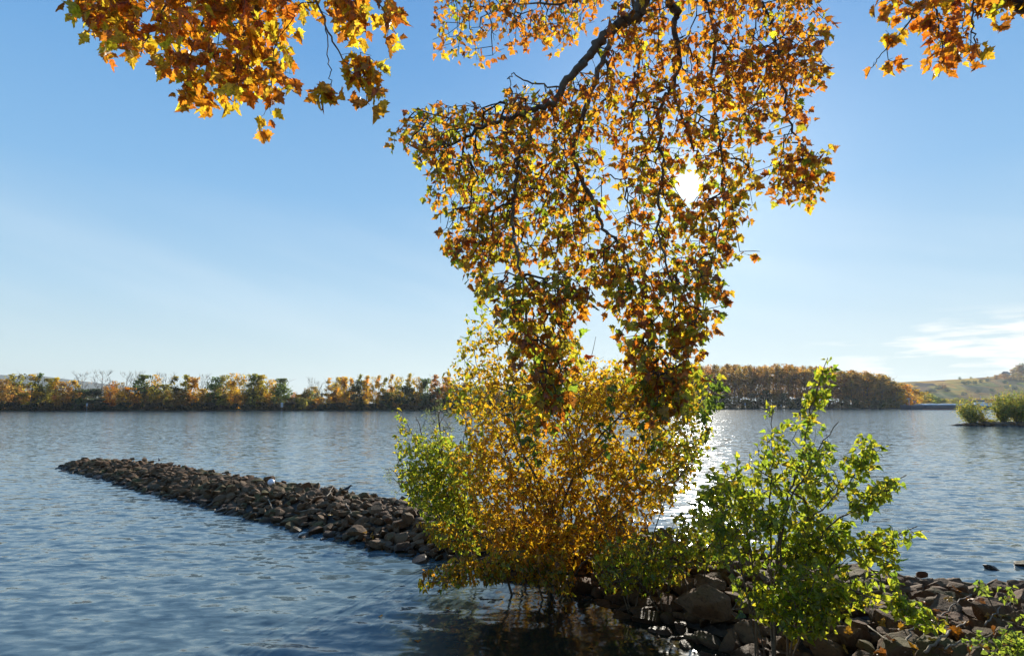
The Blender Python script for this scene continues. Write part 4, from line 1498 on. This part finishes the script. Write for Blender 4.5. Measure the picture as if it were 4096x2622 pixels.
# shrubs along the waterline of the left bank
px = 4.0
while px < 640:
    d = shore_d(px) + rF.uniform(1.5, 3)
    q = at(px, 405, d)
    far_tree('shrub', q[0], d, 0.5, rF.uniform(1.6, 4.2), rF.uniform(5, 9), [(.10, .10, .05), (.08, .11, .05), (.17, .13, .05)][int(rF.integers(3))], 'low dark shrub along the waterline of the far left bank', 'low shrubs along the far left waterline')
    px += rF.uniform(9, 15)
# the tail of the wood, falling towards the hill
tail = [(896, 383, 'round', 'gold'), (902, 384.5, 'round', 'orange'), (908, 387, 'round', 'brown'), (914, 389, 'round', 'gold'), (920, 391.5, 'round', 'gold'), (926, 393, 'round', 'olive'), (932, 395.5, 'round', 'green'), (938, 397, 'round', 'green'), (944, 398.5, 'round', 'bright'), (951, 399, 'round', 'olive'), (958, 397.5, 'round', 'olive'), (966, 398.5, 'round', 'blue'), (975, 398.5, 'round', 'brown'), (984, 398, 'round', 'yolive'), (993, 399, 'round', 'brown'), (1002, 398.5, 'round', 'green'), (1012, 398, 'round', 'yolive'), (1021, 399, 'round', 'olive')]
for n_, (p, t_, kd, c) in enumerate(tail):
    d = shore_d(min(p, 955)) + 12 + rF.uniform(0, 8)
    q = at(p, t_, d)
    far_tree(kd, q[0], d, 1.0, q[2] - 1.0, rF.uniform(11, 15), FC[c], f'{SAY[c]} tree {"just right of the tall poplar wood" if p < 910 else "behind the front half of the barge" if p < 955 else "behind the barge and the islet shrubs"}', 'low trees between the poplar wood and the hill')


# ------------------------------------------------------------------ hills
def field_material():
    m, t = new_mat('vineyard_fields')
    gm = t.n('ShaderNodeNewGeometry')
    mp = t.n('ShaderNodeMapping')
    t.link(gm.outputs['Position'], mp.inputs['Vector'])
    mp.inputs['Rotation'].default_value = (0, 0, radians(24))
    mp.inputs['Scale'].default_value = (1 / 48, 1 / 62, 0.0)
    vo = t.n('ShaderNodeTexVoronoi', distance='CHEBYCHEV', i_Scale=1.0, i_Randomness=0.75)
    t.link(mp.outputs[0], vo.inputs['Vector'])
    sp = t.n('ShaderNodeSeparateColor')
    t.link(vo.outputs['Color'], sp.inputs[0])
    c = t.ramp(t.m('FRACT', t.m('MULTIPLY', sp.outputs[0], 7.3)), (0.0, (.55, .26, .10)), (0.3, (.95, .58, .10)), (0.42, (.42, .22, .13)), (0.52, (.52, .38, .11)), (0.62, (.95, .50, .11)), (0.78, (.74, .44, .13)), (1.0, (.16, .12, .09)))
    wv = t.n('ShaderNodeTexWave', i_Scale=0.35, i_Distortion=0.6)
    mp2 = t.n('ShaderNodeMapping')
    t.link(gm.outputs['Position'], mp2.inputs['Vector'])
    mp2.inputs['Rotation'].default_value = (0, 0, radians(35))
    t.link(mp2.outputs[0], wv.inputs['Vector'])
    c = t.mix(1.0, c, t.ramp(wv.outputs[0], (0.2, g1(0.72)), (0.8, g1(1.0))), 'MULTIPLY')
    nz = t.n('ShaderNodeTexNoise', i_Scale=0.03, i_Detail=6.0)
    t.link(gm.outputs['Position'], nz.inputs['Vector'])
    c = t.mix(1.0, c, t.ramp(nz.outputs[0], (0.3, g1(0.7)), (0.7, g1(1.2))), 'MULTIPLY')
    b = t.n('ShaderNodeBsdfDiffuse')
    t.link(c, b.inputs[0])
    finish(t, b.outputs[0])
    return m


def hill(name, pxs, tops, dcrest, dbase, mat, ncol=90, back=1.35):
    V = []
    P = np.linspace(pxs[0], pxs[-1], ncol)
    r = np.random.default_rng(9)
    for p in P:
        hz = 4 + (403 - np.interp(p, pxs, tops)) * dcrest / F_
        row = []
        for u in np.linspace(0, 1, 40):
            d = dbase + (dcrest - dbase) * u
            x = (p - 512) / F_ * dcrest * (0.9 + 0.1 * u)
            s = 1.2 * u - 0.2 * u * u
            s = s * s * (3 - 2 * s) * 0.35 + 0.65 * s
            row.append((x, d, 1.0 + (hz - 1) * s + 2.5 * sin(x * 0.013 + d * 0.007) * u * (1 - u)))
        row.append((x, dcrest * back, hz * 0.6))
        V.append(row)
    V = np.array(V)
    a, b = V.shape[:2]
    ix = np.arange(a * b).reshape(a, b)
    q = np.stack([ix[:-1, :-1], ix[1:, :-1], ix[1:, 1:], ix[:-1, 1:]], -1).reshape(-1, 4)
    tag(link(name, mesh_np(name, V.reshape(-1, 3), q, True), mat), kind='structure')


HX = [820, 860, 897, 930, 960, 985, 1000, 1015, 1030, 1080, 1200]
HY = [390, 386, 382, 380.5, 378.8, 377, 375.5, 373.8, 373, 369, 360]
hill('vineyard_hill', HX, HY, 1600, 1300, field_material())
M_WOODHILL = plain('wooded_hill', (0.06, 0.065, 0.04), 1.0, var=0.4, scale=0.02)
hill('wooded_hill', [-400, -150, 0, 30, 47, 58, 73, 95, 115, 140, 165, 200], [372, 373, 374.6, 375.6, 376.2, 377.8, 380.2, 384, 387.5, 393, 398, 402], 3600, 2300, M_WOODHILL)
hp = []
for (p, yb, h, kd, c) in [(960, 378.6, 7, 'round', 'green'), (971, 378.0, 6, 'round', 'olive'), (988, 377.2, 5, 'round', 'brown'), (995, 376.2, 7, 'column', 'green'), (1000, 375.5, 7, 'round', 'green'), (1013, 373.7, 15, 'round', 'brown'), (1017, 373.5, 19, 'round', 'olive'), (1021, 373.0, 24, 'round', 'brown'), (1025, 372.6, 28, 'round', 'green')]:
    q = at(p, yb + 0.5, 1590)
    far_tree(kd, q[0], 1590, q[2], h, h * (1.0 if kd == 'round' else .4), FC[c], 'small dark tree on the skyline of the vineyard hill', 'small trees on the crest of the vineyard hill')
for (p, y_, h) in [(936, 391, 10), (940, 390.5, 12), (931, 393, 9), (945, 392.5, 9), (927, 394, 10), (962, 386, 8), (967, 386.5, 9), (973, 386, 8), (979, 384.5, 7), (986, 383.5, 7), (995, 381, 11), (1003, 380.5, 13), (1010, 383, 12), (1016, 381, 15), (1020, 384, 12), (1003, 386, 8), (1004, 390, 7), (990, 392.5, 8), (975, 394, 8), (961, 395.5, 8), (1012, 391, 9)]:
    cy_ = np.interp(p, HX, HY)
    u = min(.97, max(.02, (403 - y_) / (403 - cy_)))
    d = 1300 + 300 * u
    s_ = 1.2 * u - 0.2 * u * u
    s_ = s_ * s_ * (3 - 2 * s_) * 0.35 + 0.65 * s_
    z_ = (4 + (403 - cy_) * 1600 / F_ - 1) * s_
    far_tree('round', (p - 512) / F_ * d, d, z_, h, h * 1.5, FC['blue'] if h < 11 else FC['brown'], 'dark hedge tree between the vineyards on the right hill', 'hedge trees between the vineyards')

M_HOUSEW = plain('house_plaster', (0.34, 0.33, 0.32), 0.9)
M_SLATE = plain('slate_roof', (0.07, 0.075, 0.09), 0.7)
M_PANE = plain('window_glass', (0.02, 0.025, 0.03), 0.15)
q = at(1006, 375.0, 1560)
hs = empty('house', (q[0], 1560, q[2] - 2), 0.25)
tag(hs, 'grey slate-roofed house alone on the crest of the vineyard hill', 'house')
MB().box((0, 0, 4), (17, 11, 8)).build('wall', M_HOUSEW, hs)
MB().add([(-9, -6, 8.01), (9, -6, 8.01), (9, 6, 8.01), (-9, 6, 8.01), (-7, 0, 13), (7, 0, 13)], [(0, 1, 5, 4), (1, 2, 5), (2, 3, 4, 5), (3, 0, 4), (3, 2, 1, 0)]).build('roof', M_SLATE, hs)
for k in range(4):
    MB().box((-6 + 4 * k, -5.52, 4.6), (1.6, 0.1, 2.2)).build('window', M_PANE, hs)
# church tower behind the trees of the left bank
q = at(322, 391.5, 520)
ch = empty('church_tower', (q[0], 520, 1.0), 0.3)
tag(ch, 'dark church tower with bulbous spire between leafless trees on the far bank', 'church tower')
zt = q[2] - 1
MB().box((0, 0, (zt - 6) / 2), (3.6, 3.6, zt - 6)).build('tower_shaft', plain('tower_stone', (0.10, 0.085, 0.075), 0.9), ch)
MB().lathe((0, 0, zt - 6), [(2.3, 0), (2.5, .4), (1.9, 1.2), (1.1, 1.8), (1.0, 3.0), (1.5, 3.4), (1.3, 4.2), (.5, 5.0), (.3, 6.2), (.06, 8.4)], 10).build('spire', M_SLATE, ch, True)

# ------------------------------------------------------------------ barge, signs, islet
M_HULL = plain('barge_hull', (0.035, 0.045, 0.07), 0.45)
M_RED = plain('red_boot_paint', (0.22, 0.05, 0.04), 0.6)
M_HATCH = plain('hatch_cover', (0.52, 0.53, 0.53), 0.45)
M_COAM = plain('coaming_grey', (0.16, 0.18, 0.21), 0.5)
M_WHITE = plain('white_paint', (0.75, 0.76, 0.78), 0.5)
M_BOARD = plain('sign_board', (0.42, 0.43, 0.45), 0.7)
DB = 395.0
xb0, xb1 = at(899.5, 405, DB)[0], at(997, 405, DB)[0]
LB = xb1 - xb0
bg_ = empty('barge', (xb0, DB, 0.0), radians(4))
tag(bg_, 'long low cargo barge with pale hatch covers crossing in front of the hill', 'barge')
hullp = [(0, 0), (4.5, -4.0), (12, -5.3), (LB - 5, -5.3), (LB, -3.6), (LB, 3.6), (LB - 5, 5.3), (12, 5.3), (4.5, 4.0)]
v = []
for z, sc_, dx in [(-.6, .93, 1.6), (0.25, .96, .9), (2.3, 1, 0)]:
    for (x, y) in hullp:
        sh_ = 0.9 * max(0, 1 - x / 14) if z > 1 else 0
        v.append((x * (1 - dx / LB) + dx, y * sc_, z + sh_))
f = []
nh = len(hullp)
for L_ in (0, 1):
    for k in range(nh):
        k2 = (k + 1) % nh
        f.append((L_ * nh + k, L_ * nh + k2, (L_ + 1) * nh + k2, (L_ + 1) * nh + k))
f.append(tuple(range(2 * nh, 3 * nh)))
f.append(tuple(range(nh - 1, -1, -1)))
MB().add(v, f).build('hull', M_HULL, bg_)
MB().box((LB / 2 + 2, -5.16, 0.32), (LB - 20, 0.12, 0.35)).build('boot_stripe', M_RED, bg_)
MB().box((LB * .5 + 1, 0, 2.7), (LB - 26, 9.0, 0.8)).build('coaming', M_COAM, bg_)
nhh = 7
for k in range(nhh):
    x0 = 13.5 + (LB - 26) * k / nhh
    ln = (LB - 26) / nhh - 0.35
    pr = [(-4.4, 3.11), (-3.2, 3.6 + .12 * (k % 2)), (0, 3.9 + .12 * (k % 2)), (3.2, 3.6 + .12 * (k % 2)), (4.4, 3.11)]
    vv_ = [(x0, y, z) for y, z in pr] + [(x0 + ln, y, z) for y, z in pr]
    MB().add(vv_, [(i_, i_ + 5, i_ + 6, i_ + 1) for i_ in range(4)] + [(0, 1, 2, 3, 4), (9, 8, 7, 6, 5)]).build('hatch_cover', M_HATCH, bg_)
dk = MB().box((LB - 8, 0, 3.3), (9, 8.5, 2.0)).build('deckhouse', M_WHITE, bg_)
wh = MB().box((LB - 9, 0, 5.35), (4.2, 5, 2.1)).build('wheelhouse', M_WHITE, bg_)
MB().box((LB - 9, 0, 5.6), (4.35, 5.15, 0.9)).build('window', M_PANE, wh)
MB().box((LB - 9, 0, 6.5), (5.0, 5.8, 0.16)).build('roof', M_COAM, wh)
MB().tube([(LB - 7, 0, 6.58), (LB - 7, 0, 9.2)], 0.08, 6).build('mast', M_WHITE, bg_)
MB().tube([(7, 0, 3.0), (7, 0, 7.2)], 0.11, 6).box((7, 0, 7.3), (2.4, .5, .3)).build('mast', M_WHITE, bg_)
fp = MB().tube([(10.2, 0, 2.4), (10.2, 0, 5.9)], 0.06, 6).build('flagpole', M_COAM, bg_)
fl = MB().add([(10.2, 0, 5.8), (11.0, .15, 5.9), (11.9, -.1, 5.2), (11.9, -.1, 4.1), (11.0, .15, 4.6), (10.2, 0, 4.7), (10.2, .05, 5.8), (11.0, .2, 5.9), (11.9, -.05, 5.2), (11.9, -.05, 4.1), (11.0, .2, 4.6), (10.2, .05, 4.7)], [(0, 1, 4, 5), (1, 2, 3, 4), (11, 10, 7, 6), (10, 9, 8, 7)])
fl.build('flag', plain('flag_cloth', (0.6, 0.25, 0.22), 0.8), bg_)
for k in range(3):
    MB().lathe((2.5 + k * 1.4, 1.2 * (k - 1), 2.9 - .1 * k), [(.25, 0), (.25, .6), (.38, .65), (.38, .75)], 8).build('bollard', M_COAM, bg_)


def shore_sign(px, py, d, hh, ww, label):
    q = at(px, py, d)
    e = empty('shore_sign', (q[0], d, 0.4))
    tag(e, label, 'sign')
    H = q[2] - 0.4
    MB().tube([(0, 0, -.5), (0, 0, H)], 0.09, 6).build('post', M_COAM, e)
    MB().box((0, -0.14, H - hh / 2), (ww, .08, hh)).build('board', M_BOARD, e)


shore_sign(282.2, 402.0, shore_d(282) - .5, 2.6, 1.3, 'white board on a post at the water right of the dark stand')
shore_sign(87.3, 402.6, shore_d(87) - .5, 1.6, 0.8, 'small white post sign at the water in the low gap on the left')
shore_sign(745, 402.5, shore_d(745) - .5, 1.6, 1.0, 'tiny white board on the shore under the middle of the poplar wood')
shore_sign(781, 404.0, shore_d(781) - .5, 1.6, 0.9, 'tiny white board on the shore under the poplar wood right of the leading shoots')

# islet on the right
DI = 108.0
ip = []
for px_ in np.linspace(944, 1075, 40):
    x = (px_ - 512) / F_ * DI
    t_ = (px_ - 944) / 131
    hh_ = 0.75 * min(1, t_ * 4) ** 0.6 + 0.05 * sin(px_ * .9)
    wd_ = 0.6 + 3.0 * min(1, t_ * 3)
    ip.append([(x, DI - 2 * t_ - wd_, -.8), (x, DI - 2 * t_ - wd_ * .55, hh_ * .6), (x, DI - 2 * t_, hh_), (x, DI - 2 * t_ + wd_ * .6, hh_ * .6), (x, DI - 2 * t_ + wd_, -.8)])
IV = np.array(ip)
a_, b_ = IV.shape[:2]
ix = np.arange(a_ * b_).reshape(a_, b_)
q4 = np.stack([ix[:-1, :-1], ix[1:, :-1], ix[1:, 1:], ix[:-1, 1:]], -1).reshape(-1, 4)
tag(link('islet_ground', mesh_np('islet_ground', IV.reshape(-1, 3), q4, True), M_GROUND), kind='structure')
for k in range(34):
    px_ = rF.uniform(945, 1032)
    t_ = (px_ - 944) / 131
    wd_ = 0.6 + 3.0 * min(1, t_ * 3)
    x = (px_ - 512) / F_ * DI
    s = rF.uniform(.25, .55)
    rock_obj('rock', x, DI - 2 * t_ - wd_ * rF.uniform(.3, .85), 0.1 + .3 * min(1, t_ * 4) * rF.random(), s, int(rF.integers(N_ROCK)), (rF.normal(0, .3), rF.normal(0, .3), rF.uniform(0, 6)), 'small dark stone on the waterline of the islet at the right', 'stones round the islet')


def islet_bush(px, py, base_y, wpx, cols, label, seed, n=1500):
    q = at(px, py, DI)
    z0 = 0.5
    h = q[2] - z0
    wd = wpx / F_ * DI
    r = np.random.default_rng(seed)
    e = empty('willow_shrub', (q[0], DI, z0))
    tag(e, label, 'shrub', 'shrubs on the islet')
    mb = MB()
    P = []
    ns = 46
    for k in range(ns):
        a = r.random() * 6.283
        rad = wd * .5 * sqrt(r.random())
        top = h * (1 - .55 * (rad / (wd * .5)) ** 2) * r.uniform(.72, 1.0)
        e_ = np.array([cos(a) * rad, sin(a) * rad, top])
        m_ = e_ * np.array([.55, .55, .45])
        mb.tube([(cos(a) * .1, sin(a) * .1, -.3), m_, e_], [.05, .03, .008], 4, False)
        for j in range(n // ns):
            u = r.uniform(.18, 1.0)
            p = (2 * u * (1 - u)) * m_ + u * u * e_
            P.append(p + r.normal(0, .09 * wd, 3) * np.array([1, 1, .9]))
    P = np.array(P)
    P = P[P[:, 2] > -.1]
    n_ = len(P)
    under_c = pick(cols, n_, r) * (0.75 + 0.5 * r.random((n_, 1)))
    tip = r.normal(0, .7, (n_, 3)) + np.array([0, 0, .3])
    mb.build('stem', M_FARBARK, e, True)
    T4 = np.array([(0, 0), (0, 1), (.26, .45), (-.26, .45)], float)
    link('foliage', leaves_mesh('foliage', T4, WIL_F, P, tip, r.normal(0, 1, (n_, 3)), r.uniform(.22, .46, n_), under_c, r), M_WILLOW, e)


CW = [(2, (.34, .40, .07)), (1.8, (.58, .50, .06)), (1, (.22, .27, .06)), (1.0, (.74, .54, .05))]
islet_bush(969.5, 395, 423, 25, CW, 'rounded willow shrub standing at the tip of the islet', 1, 3000)
islet_bush(1000, 391, 425, 20, CW, 'slender yellowish willow at the left of the big islet thicket', 2, 2400)
islet_bush(1014, 386, 426, 34, CW, 'tallest bushy willow of the islet, cut by the right edge', 3, 4500)
islet_bush(1034, 388, 426, 34, CW, 'willow at the back of the islet thicket beyond the right edge', 4, 2600)
islet_bush(981, 413.5, 425, 10, [(2, (.4, .2, .04)), (1, (.5, .36, .04))], 'small reddish sapling between the two islet willows', 5, 240)
islet_bush(991, 420, 425, 16, [(2, (.45, .38, .04)), (1, (.25, .25, .04))], 'low yellow weeds on the islet ground between the willows', 6, 300)

# ------------------------------------------------------------------ small things on the stones
from mathutils.bvhtree import BVHTree
dep_v, dep_f, off = [], [], 0
for o in list(COL.objects):
    if o.name.split('.')[0] == 'rock' and o.location.y < 60:
        V, Fc = RK_LO[ROCK_ME.index(o.data)]
        R = np.array(o.rotation_euler.to_matrix()) * np.array(o.scale)[None, :]
        dep_v.append(V @ R.T + np.array(o.location))
        dep_f.append(Fc + off)
        off += len(V)
dep_v.append(np.vstack(Vs))
dep_f.append(np.vstack(Fs) + off)
tree = BVHTree.FromPolygons(np.vstack(dep_v).tolist(), np.vstack(dep_f).tolist())


def hit(px, py):
    r_ = tree.ray_cast(Vector(CAM), Vector(ray(px, py)), 80)
    return (np.array(r_[0]), np.array(r_[1])) if r_[0] is not None else (on(px, py, .5), np.array([0, 0, 1.]))


M_FALLEN = leaf_material('fallen_leaf', 0.35, 30.0, gloss=0.05)
for k in range(4):
    r = np.random.default_rng(300 + k)
    me = leaves_mesh('fallen_leaf', PLANE_V, PLANE_F, np.array([[0, -.5, 0.]]), np.array([[0, 1., 0]]), np.array([[0, 0, 1.]]), np.ones(1), np.array([[(.80, .28, .02), (.85, .42, .03), (.55, .20, .03), (.88, .5, .05)][k]]), r, 0.5, 0.5)
    me.materials.append(M_FALLEN)
    LEAFM = (LEAFM if k else []) + [me]
for i, (px_, py_) in enumerate([(958, 590), (990, 611), (935, 619), (978, 640), (957, 633), (850, 632), (892, 640), (1003, 616), (968, 599), (1012, 640), (945, 650), (985, 648), (862, 604), (372, 535), (366, 540), (330, 515), (383, 548), (364, 532), (352, 524), (811, 640), (925, 602), (915, 648), (900, 612), (884, 622), (942, 611), (965, 622), (972, 651), (935, 640), (1008, 598), (1016, 622), (880, 652), (845, 650), (826, 628), (790, 648), (760, 640), (950, 600), (982, 602), (905, 628), (996, 632), (1006, 650)]):
    p, n_ = hit(px_, py_)
    o = bpy.data.objects.new('fallen_leaf', LEAFM[i % 4])
    COL.objects.link(o)
    o.location = [float(a) for a in p + n_ * 0.025]
    z_ = Vector(n_)
    o.rotation_euler = (z_.to_track_quat('Z', 'Y') @ Matrix.Rotation(rF.uniform(0, 6.28), 3, 'Z').to_quaternion()).to_euler()
    s = rF.uniform(.13, .18)
    o.scale = (s, s, s)
    near = px_ > 600
    tag(o, 'orange fallen plane leaf lying on the near bank stones' if near else 'orange fallen plane leaf lying at the foot of the groyne', 'leaf', 'fallen leaves on the near stones' if near else 'fallen leaves on the groyne')
for i, (pts, rd, lab) in enumerate([
    ([(868, 628), (884, 640), (902, 648)], .016, 'thin pale stick slanting down the stones below the green bush'),
    ([(938, 622), (954, 607), (972, 596)], .012, 'thin straight twig leaning across the rocks below the big boulder'),
    ([(925, 655), (940, 642), (952, 632), (966, 624)], .022, 'crooked driftwood branch at the bottom right among the boulders'),
    ([(906, 655), (908, 636), (918, 628)], .02, 'upright forked driftwood stump at the bottom edge right of the bush'),
    ([(945, 652), (962, 645), (985, 640), (1000, 632)], .014, 'long thin twig lying towards the bramble at the corner'),
    ([(985, 628), (1000, 612), (1012, 604)], .011, 'thin curved twig beside the bramble on the pale rock'),
    ([(325, 500), (330, 492), (333, 487)], .02, 'pale bleached stick standing on the middle of the groyne'),
    ([(268, 500), (272, 508), (275, 512)], .018, 'pale short stick leaning on the groyne below the white ball'),
    ([(346, 504), (350, 511), (352, 516)], .018, 'thin pale stick among the stones below the black and white bird'),
    ([(300, 512), (312, 510), (326, 511)], .016, 'flat lying pale stick on the groyne left of the bush')]):
    P = []
    for (a, b) in pts:
        p, n_ = hit(a, b)
        P.append(p + np.array([0, 0, .04]))
    c0 = np.mean(P, 0)
    P = spline(np.array(P) - c0, 5)
    P[1:-1] += rF.normal(0, .012, P[1:-1].shape)
    o = MB().tube(P, np.linspace(rd, rd * .5, len(P)), 6).build('driftwood_stick', M_DRIFT, None, True)
    o.location = [float(a) for a in c0]
    tag(o, lab, 'stick', 'sticks on the stones')

for i, (px_, py_) in enumerate([(448, 607), (470, 628), (505, 640), (560, 632), (590, 646), (625, 641), (652, 648), (530, 615), (418, 640), (380, 615)]):
    p = on(px_, py_, 0.012)
    o = bpy.data.objects.new('fallen_leaf', LEAFM[i % 4])
    COL.objects.link(o)
    o.location = [float(a) for a in p]
    o.rotation_euler = (rF.normal(0, .08), rF.normal(0, .08), rF.uniform(0, 6.28))
    s = rF.uniform(.07, .11)
    o.scale = (s, s, s * .4)
    tag(o, 'small fallen leaf floating on the dark pool under the bushes', 'leaf', 'leaves floating on the pool')

# white ball on the groyne
p, n_ = hit(270.5, 484.5)
bl = empty('ball', (p[0], p[1] + .05, p[2] - 0.02))
tag(bl, 'small white plastic ball lying on the crest of the groyne', 'ball')
bm = bmesh.new()
bmesh.ops.create_uvsphere(bm, u_segments=20, v_segments=12, radius=0.145)
me = bpy.data.meshes.new('ball')
bm.to_mesh(me)
bm.free()
me.polygons.foreach_set('use_smooth', [True] * len(me.polygons))
o = link('shell', me, plain('white_plastic', (.72, .73, .78), .35), bl)
o.location = (0, 0, .13)
MB().lathe((0, 0, .265), [(.03, 0), (.03, .018), (.02, .024)], 10).build('valve', M_COAM, bl)


def bird(px, py, yaw, s, dark, light, label):
    p, n_ = hit(px, py + 1.5)
    e = empty('bird', p, yaw, (s, s, s))
    tag(e, label, 'bird')
    ax = [(-.52, .30), (-.40, .33), (-.22, .36), (-.05, .40), (.10, .46), (.20, .56), (.26, .64), (.34, .66), (.42, .645), (.50, .635)]
    ra = [.035, .045, .10, .135, .125, .085, .078, .075, .03, .004]
    MB().tube([(x, 0, z) for x, z in ax], ra, 10).build('body', dark, e, True)
    MB().tube([(-.2, 0, .27), (0, 0, .29), (.14, 0, .38), (.2, 0, .47)], [.05, .105, .095, .03], 10).build('breast', light, e, True)
    MB().box((-.66, 0, .285), (.36, .07, .02)).build('tail', dark, e)
    for k in (-1, 1):
        MB().tube([(-.02, .06 * k, .22), (.0, .065 * k, .1), (-.02, .065 * k, 0), (.06, .065 * k, 0)], .012, 5).build('leg', M_TWIG, e)
        MB().tube([(.14, .10 * k, .44), (-.1, .135 * k, .38), (-.42, .07 * k, .31)], [.05, .06, .01], 6).build('wing', dark, e, True)
    return e


M_BDARK = plain('dark_plumage', (0.03, 0.03, 0.032), 0.8)
M_BLIGHT = plain('white_plumage', (0.6, 0.6, 0.58), 0.8)
M_BGREY = plain('grey_plumage', (0.10, 0.10, 0.105), 0.8)
bird(347, 491, 0.4, 0.42, M_BDARK, M_BLIGHT, 'black and white bird resting on a crest stone near the bush')
bird(159, 460, 2.4, 0.34, M_BGREY, M_BGREY, 'small dark bird with raised tail on the far end of the groyne')

# ------------------------------------------------------------------ air
hz = MB().box((0, 1900, 78.5), (9000, 4600, 165)).build('haze', None)
m, t = new_mat('haze_air')
o_ = t.n('ShaderNodeOutputMaterial')
pv = t.n('ShaderNodeVolumePrincipled')
pv.inputs['Color'].default_value = (0.80, 0.90, 1.0, 1)
pv.inputs['Density'].default_value = 0.00006
pv.inputs['Anisotropy'].default_value = 0.35
t.link(pv.outputs[0], o_.inputs['Volume'])
hz.data.materials.append(m)
tag(hz, kind='stuff')
